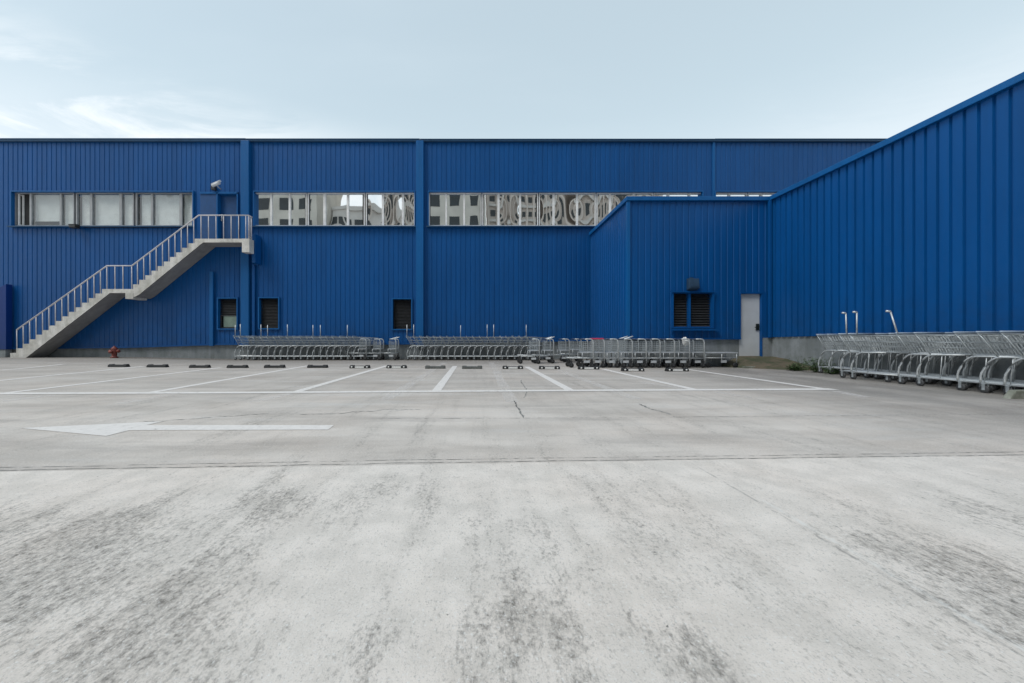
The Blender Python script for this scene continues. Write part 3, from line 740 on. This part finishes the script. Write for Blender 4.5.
# ------------------------------------------------------------------ shopping carts
def cart_proto():
    t = thing('shopping_cart', 'x', 'shopping cart')
    ch = MB()
    for s in (-1, 1):
        ch.tube([(0.0, s*.265, .165), (0.0, s*.27, .22), (.0, s*.27, .28), (.012, s*.27, .34), (.045, s*.268, .43), (.09, s*.265, .52), (.125, s*.262, .568), (.165, s*.26, .598), (.22, s*.256, .613), (.62, s*.215, .625)], .0145, 8)
        ch.tube([(-.01, s*.267, .165), (.90, s*.17, .165)], .013, 8)
        ch.tube([(.33, s*.236, .615), (.30, s*.234, .165)], .007, 5)
    ch.tube([(.90, -.17, .165), (.93, 0, .168), (.90, .17, .165)], .013, 8)
    ch.tube([(.0, -.265, .165), (.0, .265, .165)], .009, 6)
    ch.tube([(.18, -.258, .60), (.18, .258, .60)], .008, 6)
    for i in range(11): ch.tube([(.05, -.24+.048*i, .18), (.88, (-.24+.048*i)*.68, .18)], .004, 4)
    ch.build('chassis', M['galv'], t)
    bk = MB()
    def bp(u, s, lvl):            # lvl 0 bottom .. 1 top
        ub0, ub1, ut0, ut1 = .20, .83, .02, .95
        vb = .235 - .065*u; vt = .275 - .06*u
        uu0 = ub0 + (ut0-ub0)*lvl; uu1 = ub1 + (ut1-ub1)*lvl
        return (uu0 + (uu1-uu0)*u, s*(vb + (vt-vb)*lvl), .635 + (.36 - .03*u)*lvl)
    for s in (-1, 1):
        for k in range(17): bk.tube([bp(k/16, s, 0), bp(k/16, s, 1)], .0026, 4)
        for lvl, r in ((0, .006), (.33, .003), (.62, .006), (1, .008)):
            bk.tube([bp(0, s, lvl), bp(1, s, lvl)], r, 5)
    for k in range(17):
        w = -1 + k/8
        a, b = bp(0, 1, 0), bp(1, 1, 0); c_, d_ = bp(1, 1, 1), bp(0, 1, 1)
        bk.tube([(a[0], a[1]*w, a[2]), (b[0], b[1]*w, b[2])], .0027, 4)
        if k % 2 == 0: bk.tube([(b[0], b[1]*w, b[2]), (c_[0], c_[1]*w, c_[2])], .0024, 4); bk.tube([(a[0], a[1]*w, a[2]), (d_[0], d_[1]*w, d_[2])], .0024, 4)
    for lvl in (0, .3, .6, 1):
        for u in (0, 1):
            p = bp(u, 1, lvl); bk.tube([(p[0], -p[1], p[2]), p], .005, 5)
    for k in range(1, 12):
        p = bp(k/12, 1, 0); bk.tube([(p[0], -p[1], p[2]), p], .003, 4)
    bk.build('basket', M['galv_d'], t)
    hd = MB()
    for s in (-1, 1):
        hd.tube([(.20, s*.262, .60), (.03, s*.285, .93), (-.03, s*.285, 1.005)], .010, 6)
    hd.tube([(-.028, -.285, 1.002), (-.028, .285, 1.002)], .008, 6)
    hd.build('handle_bracket', M['galv_d'], t)
    hd = MB(); hd.tube([(-.03, -.30, 1.028), (-.03, .30, 1.028)], .017, 8); hd.build('handle', M['pale_handle'], t)
    wh_ = MB(); wh_.lathe([(.02, -.016), (.055, -.016), (.062, -.010), (.062, .010), (.055, .016), (.02, .016)], (0, 0, 0), 14, 'y')
    wm = None
    for (u, s, v) in ((.04, -1, .265), (.04, 1, .265), (.86, -1, .165), (.86, 1, .165)):
        if wm is None:
            w = wh_.build('wheel', M['wheel'], t); wm = w.data
            fk = MB()
            for e in (-.022, .022): fk.box(-.018, .018, e-.003, e+.003, -.012, .088)
            fk.box(-.025, .025, -.026, .026, .0875, .1)
            k_ = fk.build('caster_fork', M['galv_d'], w); fm = k_.data
        else:
            w = bpy.data.objects.new('wheel', wm); C.objects.link(w); w.parent = t
            k_ = bpy.data.objects.new('caster_fork', fm); C.objects.link(k_); k_.parent = w
        w.location = (u, s*v, .062)
    return t
def add_pole(t, side=-1, hgt=.53, lean=0.0, hook=False, s=.20):
    m = MB(); b = (-.02, side*s, 1.02); tp = (-.02+lean, side*s, 1.02+hgt)
    m.tube([b, tp], .014, 6)
    if hook: m.tube([tp, (tp[0]-.03, tp[1]-.06, tp[2]+.01)], .022, 6)
    o = m.build('upright_rod', M['pale_metal'], t); return o
ORD = ['first', 'second', 'third', 'fourth', 'fifth', 'sixth', 'seventh', 'eighth', 'ninth', 'tenth', 'eleventh', 'twelfth', 'thirteenth',
       'fourteenth', 'fifteenth', 'sixteenth', 'seventeenth', 'eighteenth', 'nineteenth', 'twentieth', 'twenty-first', 'twenty-second']
first = [None]
def cart(x, y, rz, label, group):
    if first[0] is None: first[0] = cart_proto(); o = first[0]
    else: o = copy_tree(master)
    o.location = (x, y, gz(x, y)); o.rotation_euler = (0, 0, rz)
    o['label'] = label; o['group'] = group; o['category'] = 'shopping cart'
    return o
master = cart_proto()          # kept aside as the source and used as the last cart of the row
RYA = 15.03
def row(px0, n, rods, where, group, use_master=False):
    sc = F/14.8
    out = []
    for i in range(n):
        px = px0 + 6.63*i; x = P(px, 14.78)
        rod = any(abs(r - px) < 3.3 for r in rods)
        pos = 'leftmost cart' if i == 0 else ('rightmost cart' if i == n-1 else ORD[i] + ' cart from the left')
        lab = f"{pos} in the nested row {where}"
        j = random.uniform(-.03, .03); x += random.uniform(-.025, .025)
        if use_master and i == n-1:
            o = master; o.location = (x, RYA+j, gz(x, RYA)); o['label'] = lab; o['group'] = group; o.rotation_euler = (0, 0, 0)
        else:
            first[0] = first[0] or master
            o = copy_tree(master); o.location = (x, RYA+j, gz(x, RYA)); o['label'] = lab; o['group'] = group
        o.rotation_euler = (0, random.uniform(-.006, .006), random.uniform(-.035, .035))
        out.append((px, o))
    for r in rods:
        px, o = min(out, key=lambda q_: abs(q_[0] - r))
        if not any(c_.name.startswith('upright_rod') for c_ in C.objects if c_.parent == o): add_pole(o, -1, .50+random.uniform(-.02, .03), (P(r, 14.8)-P(px, 14.8))*.0)
    return out
# poles are added after all copies of the bare cart are made
A = row(234.2, 19, [], 'between the two pilasters', 'nested carts left of the second pilaster')
B = row(407.6, 19, [], 'right of the second pilaster', 'nested carts right of the second pilaster')
# right-hand rows along the side wall
RW = []
ysN = [8.10, 7.84, 7.00, 6.72, 6.13, 5.86, 5.58, 5.30, 5.02, 4.74]
whN = ['second', 'third', 'fourth', 'fifth', 'sixth', 'seventh', 'eighth', 'ninth', 'tenth']
for i, y in enumerate(ysN):
    o = copy_tree(master); x = 8.82 + random.uniform(-.03, .03) if i > 1 else 8.80 - .05*i
    o.location = (x, y, 0); o.rotation_euler = (0, 0, -math.pi/2 + random.uniform(-.03, .03))
    pos = 'farthest cart' if i == 0 else (ORD[i] + ' cart from the far end')
    o['label'] = f"{pos} of the front row by the right wall" + (', hooked rod' if i in (0, 1) else ', leaning rod' if i == 2 else '')
    o['group'] = 'carts in the front row along the right wall'; RW.append(o)
RB = []
for i in range(16):
    y = 9.25 - .275*i; o = master if i == 15 else copy_tree(master)
    o.location = (9.40 + random.uniform(-.015, .015), y, 0); o.rotation_euler = (0, 0, -math.pi/2 + random.uniform(-.035, .035))
    pos = 'farthest cart' if i == 0 else ('nearest cart' if i == 15 else ORD[i] + ' cart from the far end')
    o['label'] = f"{pos} of the back row, tight against the right side wall"
    o['group'] = 'carts in the back row against the right wall'; RB.append(o)
def rods(rowl, rs):
    for r in rs:
        px, o = min(rowl, key=lambda q_: abs(q_[0]-r)); add_pole(o, -1, .50+random.uniform(-.02, .03), 0)
        o['label'] = o['label'] + ', with rod'
rods(A, [234.6, 241.5, 262, 268.5, 288, 313.4, 319.8, 345.6]); rods(B, [408.6, 415.4, 461.9, 487, 494, 526.9])
add_pole(RW[0], -1, .50, -.02, True, .12); add_pole(RW[1], -1, .50, .0, True, .12); add_pole(RW[2], -1, .46, -.12, True, .27)
if first[0] is not None and first[0] is not master: pass

# ------------------------------------------------------------------ basket trolleys
def trolley_proto():
    t = thing('basket_trolley', 'x', 'trolley', group='x')
    f = MB()
    for s in (-1, 1):
        v = s*.27
        f.tube([(0, v, .11), (0, v, .80), (-.02, v, .87), (-.07, v, .905), (-.15, v, .91), (-.27, v*.98, .905)], .019, 8)
        f.tube([(0, v, .30), (-.4, v*.9, .305), (-.76, s*.20, .31)], .014, 6)
        f.tube([(-.34, v*.92, .30), (-.34, v*.92, .47)], .011, 6)
    f.tube([(-.76, -.20, .31), (-.76, .20, .31)], .014, 6)
    for u in (-.1, -.3, -.5, -.66): f.tube([(u, -.22, .296), (u, .22, .296)], .008, 5)
    f.build('frame', M['galv'], t)
    d = MB(); d.box(-.36, -.005, -.25, .25, .47, .49); d.build('shelf', M['pale_metal'], t, .004)
    b = MB()
    for s in (-1, 1):
        for k in range(6): b.tube([(-.30, s*.235, .52+.06*k), (-.02, s*.245, .52+.06*k)], .0055, 4)
        for k in range(5): b.tube([(-.30+.07*k, s*.24, .50), (-.30+.07*k, s*.24, .83)], .003, 4)
    for k in range(8): b.tube([(-.31, -.23+.066*k, .50), (-.31, -.23+.066*k, .83)], .003, 4)
    for z_ in (.52, .68, .83): b.tube([(-.31, -.235, z_), (-.31, .235, z_)], .0055, 4)
    b.build('basket', M['galv_d'], t)
    h = MB(); h.tube([(-.275, -.28, .905), (-.275, .28, .905)], .019, 8); h.build('handle', M['blue_plastic'], t)
    p = MB(); p.box(-.30, -.12, -.285, -.28, .16, .235); p.build('name_plate', M['pale_metal'], t)
    wh_ = MB(); wh_.lathe([(.02, -.02), (.07, -.02), (.08, -.012), (.08, .012), (.07, .02), (.02, .02)], (0, 0, 0), 14, 'y')
    wm = None
    for (u, v) in ((-.04, -.27), (-.04, .27), (-.68, -.21), (-.68, .21)):
        if wm is None:
            w = wh_.build('wheel', M['rubber'], t); wm = w.data; k_ = MB()
            for e in (-.028, .028): k_.box(-.025, .025, e-.003, e+.003, -.02, .121)
            k_.box(-.04, .04, -.032, .032, .12, .13); k_.box(-.012, .012, -.012, .012, .129, .22)
            fo = k_.build('caster_fork', M['wheel'], w); fm = fo.data
        else:
            w = bpy.data.objects.new('wheel', wm); C.objects.link(w); w.parent = t
            fo = bpy.data.objects.new('caster_fork', fm); C.objects.link(fo); fo.parent = w
        w.location = (u, v, .08)
    return t
tp = trolley_proto(); used = [False]
def trolley(px, Yn, label, group, rz=0.0, flap=False, pink=False):
    """px of the post, Yn depth of its near side"""
    o = copy_tree(tp); y = Yn + .28
    o.location = (P(px, Yn), y, 0); o.rotation_euler = (0, random.uniform(-.006, .006), rz + random.uniform(-.02, .02))
    o['label'] = label; o['group'] = group; o['category'] = 'trolley'
    extra.append((o, flap, pink)); return o
extra = []
g1 = 'basket trolleys at the end of the left cart row'
trolley(366, 14.72, 'leftmost of the three basket trolleys pushed into the left cart row', g1)
trolley(380.3, 14.72, 'middle one of the three basket trolleys at the end of the left cart row', g1)
trolley(395.8, 14.72, 'rightmost basket trolley of the left cart row, with a raised flap', g1, flap='left')
g2 = 'basket trolleys at the end of the middle cart row'
trolley(539.5, 12.55, 'leftmost basket trolley after the middle cart row, standing closest to the wheel stops', g2)
trolley(553.6, 12.8, 'second basket trolley after the middle cart row, with a raised pale flap', g2, flap=True)
trolley(569.6, 13.1, 'third basket trolley after the middle cart row, left of the gap', g2)
g3 = 'basket trolleys in front of the blue annex'
names3 = ['first basket trolley of the annex row, at its left end', 'basket trolley with a pink red handle in the annex row',
          'third basket trolley from the left in the annex row', 'fourth basket trolley in the annex row, with a raised pale flap',
          'fifth basket trolley from the left in the annex row', 'sixth basket trolley from the left in the annex row',
          'seventh basket trolley from the left in the annex row, below the louvred window', 'eighth basket trolley of the annex row, with a white bag in its basket',
          'ninth basket trolley, last with a basket at the right end of the annex row']
for px, nm in zip((593.5, 604.5, 618.3, 632.7, 646.7, 660.4, 674.6, 689.8, 704.6), names3):
    trolley(px, 10.85 + random.uniform(-.03, .03), nm, g3, flap=('632' in str(px)) , pink=(px == 604.5))
# the source becomes the trolley half hidden behind the gap
tp.location = (P(582, 13.6), 13.95, 0); tp['label'] = 'basket trolley in the dark corner behind the gap, beside the annex side wall'; tp['group'] = g2; tp['category'] = 'trolley'
for o, flap, pink in extra:
    if flap:
        m_ = MB(); sgn = -1
        m_.tube([(-.27, -.2, .90), (.0, -.2, .98), (.05, -.2, 1.0)], .018, 6); m_.tube([(-.27, .2, .90), (.0, .2, .98), (.05, .2, 1.0)], .018, 6)
        m_.box(-.24, -.02, -.18, .18, .925, .935) if False else None
        m_.build('raised_flap', M['pale_metal'], o)
    if pink:
        for k in [c_ for c_ in C.objects if c_.parent == o and c_.name.startswith('handle')]:
            bpy.data.objects.remove(k)
        m_ = MB(); m_.box(-.30, -.02, -.29, .29, .895, .94); m_.build('handle', M['pink'], o, .015, 'pink red plastic handle cover')
# crumpled bag in a basket
bx_, by_ = P(684.3, 11.1), 11.13
c = MB(); rnd = random.Random(3); vs = []; n_, m2 = 10, 7
for j in range(m2):
    for i in range(n_):
        a = 2*math.pi*i/n_; b_ = math.pi*j/(m2-1)
        r_ = .11*(1+rnd.uniform(-.35, .35)); vs.append((bx_+r_*math.sin(b_)*math.cos(a), by_-.1+r_*math.sin(b_)*math.sin(a), .83+.13*math.cos(b_)*(1+rnd.uniform(-.3, .3))))
c.add(vs, [(j*n_+i, j*n_+(i+1) % n_, (j+1)*n_+(i+1) % n_, (j+1)*n_+i) for j in range(m2-1) for i in range(n_)])
tag(c.build('plastic_bag', M['reflector']), 'crumpled white plastic bag lying on a basket trolley below the louvred window', 'bag')
# flatbed
fb = thing('flatbed_trolley', 'low flatbed trolley with a pale deck at the right end of the annex row', 'trolley', (P(705.5, 10.9), 11.2, 0))
c = MB(); c.box(0, 1.06, -.27, .27, .455, .485); c.build('deck', M['pale_metal'], fb, .008)
c = MB()
for s in (-1, 1):
    c.tube([(.02, s*.25, .31), (1.06, s*.25, .31)], .014, 6)
    for u in (.04, .55, 1.02): c.tube([(u, s*.25, .16), (u, s*.25, .455)], .012, 6)
c.build('frame', M['galv'], fb)
for (u, v) in ((.12, -.25), (.12, .25), (.98, -.25), (.98, .25)):
    w_2 = MB(); w_2.lathe([(.02, -.02), (.07, -.02), (.08, -.012), (.08, .012), (.07, .02), (.02, .02)], (u, v, .08), 14, 'y'); w_2.build('wheel', M['rubber'], fb)
c = MB(); c.box(.5, .68, -.285, -.28, .16, .24); c.build('name_plate', M['pale_metal'], fb)

# ------------------------------------------------------------------ wheel stops
stops = [(116.8, 367.3), (155.9, 367.5), (198.3, 368), (236.2, 368.1), (273.6, 368), (316.8, 368), (359.3, 368.4), (396.2, 368.4), (435.1, 368.8),
         (472.1, 369), (513, 369.1), (549.8, 369.3), (589.2, 369.5), (633.6, 371.4), (678.1, 371.5)]
def stop_proto(strip_, mat):
    t = thing('wheel_stop', 'x', 'wheel stop', group='wheel stops along the parking bays')
    b = MB(); L = .31
    b.prism([(-.07, 0), (-.058, .066), (-.02, .076), (.03, .076), (.07, 0)], -L, L, 'x'); b.build('body', mat, t, .008)
    for s in (-1, 1):
        e = MB(); x0, x1 = sorted((s*.17, s*.30)); e.prism([(-.078, .001), (-.062, .07), (-.02, .095), (.035, .095), (.078, .001)], x0, x1, 'x'); e.build('end_block', mat, t, .01)
    if strip_:
        e = MB(); e.add([(-.14, -.0705, .012), (.14, -.0705, .012), (.14, -.0615, .062), (-.14, -.0615, .062)], [(0, 1, 2, 3)])
        e.add([(-.14, -.0665, .012), (.14, -.0665, .012), (.14, -.0575, .062), (-.14, -.0575, .062)], [(0, 1, 2, 3)]); e.build('reflective_strip', M['reflector'], t)
        for s in (-1, 1):
            e = MB(); e.lathe([(.026, -.006), (.026, .002)], (0, 0, 0), 12, 'y'); o = e.build('round_reflector', M['reflector'], t); o.location = (s*.235, -.075, .042); o.rotation_euler = (R(-11), 0, 0)
    return t
pr = [stop_proto(True, M['rubber']), stop_proto(False, M['rubber']), stop_proto(False, M['rubber_d'])]
usedp = [False]*3
for i, (px, py) in enumerate(stops):
    k = 2 if i in (8, 9) else (0 if i in (6, 7, 10, 11, 12, 13, 14) else 1)
    o = pr[k] if not usedp[k] else copy_tree(pr[k]); usedp[k] = True
    x_, y_ = G(px, py); o.location = (x_, y_+.07, gz(x_, y_+.07)+.002); o.rotation_euler = (0, 0, random.uniform(-.02, .02))
    look = ['black rubber wheel stop with white reflective strip', 'plain black rubber wheel stop', 'dusty grey wheel stop without reflectors'][k]
    pos = 'leftmost of all' if i == 0 else ('rightmost of all' if i == 14 else ORD[i] + ' from the left')
    o['label'] = f"{look}, {pos} along the parking bays"
    o['group'] = 'wheel stops along the parking bays'

# kerb pieces
kb = MB(); x_, y_ = G(1009, 399)
kb.prism([(x_, -.02), (x_+.12, .13), (x_+1.6, .14), (x_+1.6, -.02)], y_, y_+.09)
tag(kb.build('kerb_block', M['kerb'], None, .02), 'rough concrete kerb block in front of the carts at the right edge', 'kerb')
kb = MB(); x_, y_ = G(748, 368.5); kb.box(x_-.1, x_+.45, y_+.02, y_+.12, -.02, .06)
tag(kb.build('kerb_piece', M['kerb'], None, .01), 'short broken kerb piece lying at the foot of the ramp below the grey door', 'kerb')
c = MB(); x_, y_ = G(745, 368); c.lathe([(.05, 0), (.06, .03), (.045, .08), (.02, .10)], (x_-.02, y_+.25, 0), 7); tag(c.build('stone', M['reflector']), 'small pale stone beside the flatbed trolley and the ramp', 'stone')

# weeds
def weed(px, Y, h_, n_, label, seed):
    rnd = random.Random(seed); x0 = P(px, Y); z0 = 0
    t = thing('weed', label, 'plant', (x0, Y, z0), group='weeds along the right wall')
    lf = MB(); sm_ = MB()
    for i in range(n_):
        a = rnd.uniform(0, 2*math.pi); l = rnd.uniform(.05, .24)*h_/.3; hh = rnd.uniform(.15, 1)*h_
        cx, cy = l*math.cos(a)*1.3, l*math.sin(a)*.55 - .03
        if i % 6 == 0: sm_.tube([(cx*.2, cy*.2, 0), (cx*.6, cy*.6, hh*.6), (cx, cy, hh)], .003, 4)
        for k in range(3):
            b_ = rnd.uniform(0, 2*math.pi); s = rnd.uniform(.025, .055); e = rnd.uniform(-.4, .8)
            d_ = Vector((math.cos(b_), math.sin(b_), e)).normalized(); w = d_.cross(Vector((rnd.uniform(-.5, .5), rnd.uniform(-.5, .5), 1))).normalized()*s*.3
            p = Vector((cx + rnd.uniform(-.03, .03), cy+rnd.uniform(-.03, .03), hh*rnd.uniform(.3, 1)))
            lf.add([p, p+d_*s*.5+w, p+d_*s, p+d_*s*.5-w], [(0, 1, 2, 3)])
    lf.build('leaves', M['leaf'], t); sm_.build('stems', M['leaf'], t)
weed(795, 9.85, .24, 240, 'low bushy green weed at the foot of the ramp by the right wall', 1)
weed(801, 10.0, .42, 60, 'tall thin weed stalk against the plinth beside the ramp', 2)
weed(817, 9.45, .42, 320, 'taller leafy green weed right beside the farthest shopping cart', 3)
weed(832, 8.95, .2, 220, 'low spreading weed under the far shopping carts', 4)

# ------------------------------------------------------------------ city behind the camera, seen in the ribbon windows
def tower(name, label, x0, x1, y, h, cols, rows, ww, wh_, mat, z0=6.0, bands=False, depth=14):
    t = thing(name, label, 'building', ((x0+x1)/2, y, 0)); w = x1-x0
    b = MB(); b.box(-w/2, w/2, -depth, 0, 0, h); b.build('wall', mat, t)
    c_ = MB(); c_.box(-w/2-.3, w/2+.3, -depth-.3, .3, h+.002, h+.8); c_.build('cornice', mat, t)
    base = None; n = 0
    for j in range(rows):
        for i in range(cols):
            if n >= 100: break
            xc = -w/2 + w*(i+.5)/cols; zc = z0 + (h-z0-1)*(j+.5)/rows
            if base is None:
                m = MB(); m.box(-ww/2, ww/2, -.02, .04, -wh_/2, wh_/2); o = m.build('window', M['win_dark'], t); base = o.data
            else: o = bpy.data.objects.new('window', base); C.objects.link(o); o.parent = t
            o.location = (xc, .0, zc); n += 1
    if bands:
        bb = None
        for j in range(rows+1):
            zc = z0 + (h-z0-1)*j/rows
            if bb is None:
                m = MB(); m.box(-w/2, w/2, .0, .5, -.25, .25); o = m.build('balcony_band', M['facade_grey'], t); bb = o.data
            else: o = bpy.data.objects.new('balcony_band', bb); C.objects.link(o); o.parent = t
            o.location = (0, 0.001, zc)
        for i in range(cols+1):
            m = MB(); xc = -w/2 + w*i/cols; m.box(xc-.2, xc+.2, 0, .62, 0, h); m.build('pier', mat, t)
tower('apartment_block', 'tall beige block with big square dark windows, mirrored in the left ribbon windows', -54, -28.5, -30, 46, 7, 10, 2.1, 2.2, M['facade_beige'], 8)
tower('office_block', 'lower pale block with a grid of dark windows, mirrored below the sky', -28, -17.5, -34, 25, 5, 6, 1.6, 1.9, M['facade_grey'], 4)
tower('apartment_block', 'narrow stone coloured block with banded balconies, mirrored left of the second pilaster', -17.4, -9.6, -33, 50, 5, 20, .8, 1.0, M['facade_stone'], 6, True)
tower('apartment_block', 'beige block with square dark windows, mirrored right of the second pilaster', -9.5, 1.5, -30, 48, 3, 10, 1.9, 2.1, M['facade_beige'], 8)
tower('apartment_block', 'broad stone coloured block with banded balconies, mirrored in the middle windows', 2, 14, -33, 46, 7, 14, .9, 1.0, M['facade_stone'], 6, True)
tower('apartment_block', 'tall stone coloured block with many piers, mirrored in the right ribbon windows', 16, 34, -33, 52, 8, 12, .9, 1.2, M['facade_stone'], 14, True)
tower('office_block', 'low pale grey block at the right of the street behind the yard', 40, 60, -33, 16, 7, 4, 1.6, 1.6, M['facade_grey'], 3)

# ------------------------------------------------------------------ camera, world, sun
cam = bpy.data.cameras.new('camera'); co = bpy.data.objects.new('camera', cam); C.objects.link(co)
co.location = (0, 0, H); co.rotation_euler = (R(90), 0, 0)
cam.sensor_width = 36; cam.lens = F/1024*36; cam.shift_x = (512-VX)/1024; cam.shift_y = (VY-341.5)/1024
cam.clip_start = .05; cam.clip_end = 2000; S.camera = co

EL, AZ = 54, 218          # elevation; azimuth of the sun measured from +X anticlockwise (behind the camera, to the left)
su = bpy.data.lights.new('sun', 'SUN'); su.energy = 1.15; su.angle = R(22); su.color = (1, .97, .93)
so = bpy.data.objects.new('sun', su); C.objects.link(so)
dv = Vector((math.cos(R(EL))*math.cos(R(AZ)), math.cos(R(EL))*math.sin(R(AZ)), math.sin(R(EL))))
so.rotation_euler = dv.to_track_quat('Z', 'Y').to_euler()
w = bpy.data.worlds.new('World'); S.world = w; w.use_nodes = True; nt = w.node_tree; q = N(nt)
bg = nt.nodes['Background']; sky = q.n('ShaderNodeTexSky', sky_type='NISHITA'); sky.sun_disc = False
sky.sun_elevation = R(EL); sky.sun_rotation = R(90-AZ); sky.air_density = 1.0; sky.dust_density = 1.5; sky.ozone_density = 1.5
dr_ = q.coord('Generated'); sp = q.n('ShaderNodeSeparateXYZ'); q.l(dr_, sp.inputs[0])
zz = sp.outputs['Z']
# thin veil of high cloud, denser towards the horizon
dens = q.math('MAXIMUM', zz, 0.05)
cb = q.n('ShaderNodeCombineXYZ'); q.l(q.math('DIVIDE', sp.outputs['X'], dens), cb.inputs[0]); q.l(q.math('DIVIDE', sp.outputs['Y'], dens), cb.inputs[1])
cl = q.noise(cb.outputs[0], 1.5, 10, 0.66, 0.5, stretch=(0.6, 1.3, 1), loc=(4.2, 1.3, 0))
cl2 = q.noise(cb.outputs[0], 0.35, 6, 0.6, 0.3, stretch=(0.5, 1.3, 1), loc=(1.2, 7.7, 0))
veil = q.ramp(zz, 0.0, 0.75, 0.93, 0.66)
hz = q.mix(q.ramp(zz, 0.52, 0.22), (5.6, 6.75, 7.2), (7.5, 8.15, 8.45))
col = q.mix(veil, sky.outputs[0], hz)
left = q.ramp(sp.outputs['X'], 0.1, -0.45, 0.10, 1.0)
cf = q.math('MULTIPLY', q.math('MULTIPLY', q.ramp(cl, 0.42, 0.60), q.ramp(zz, 0.53, 0.38)), left)
cf2 = q.math('MULTIPLY', q.ramp(cl2, 0.45, 0.72), 0.25)
col = q.mix(q.math('MULTIPLY', cf, 0.62), col, (9.0, 9.15, 9.25))
col = q.mix(cf2, col, (7.7, 8.4, 8.8))
q.l(col, bg.inputs['Color']); bg.inputs['Strength'].default_value = 0.097
S.view_settings.view_transform = 'Standard'; S.view_settings.look = 'None'; S.view_settings.gamma = 1; S.view_settings.exposure = 0.47
S.render.engine = 'CYCLES'; S.render.resolution_x = 1024; S.render.resolution_y = 683
S.cycles.max_bounces = 6; S.cycles.transparent_max_bounces = 8
bpy.context.view_layer.update()
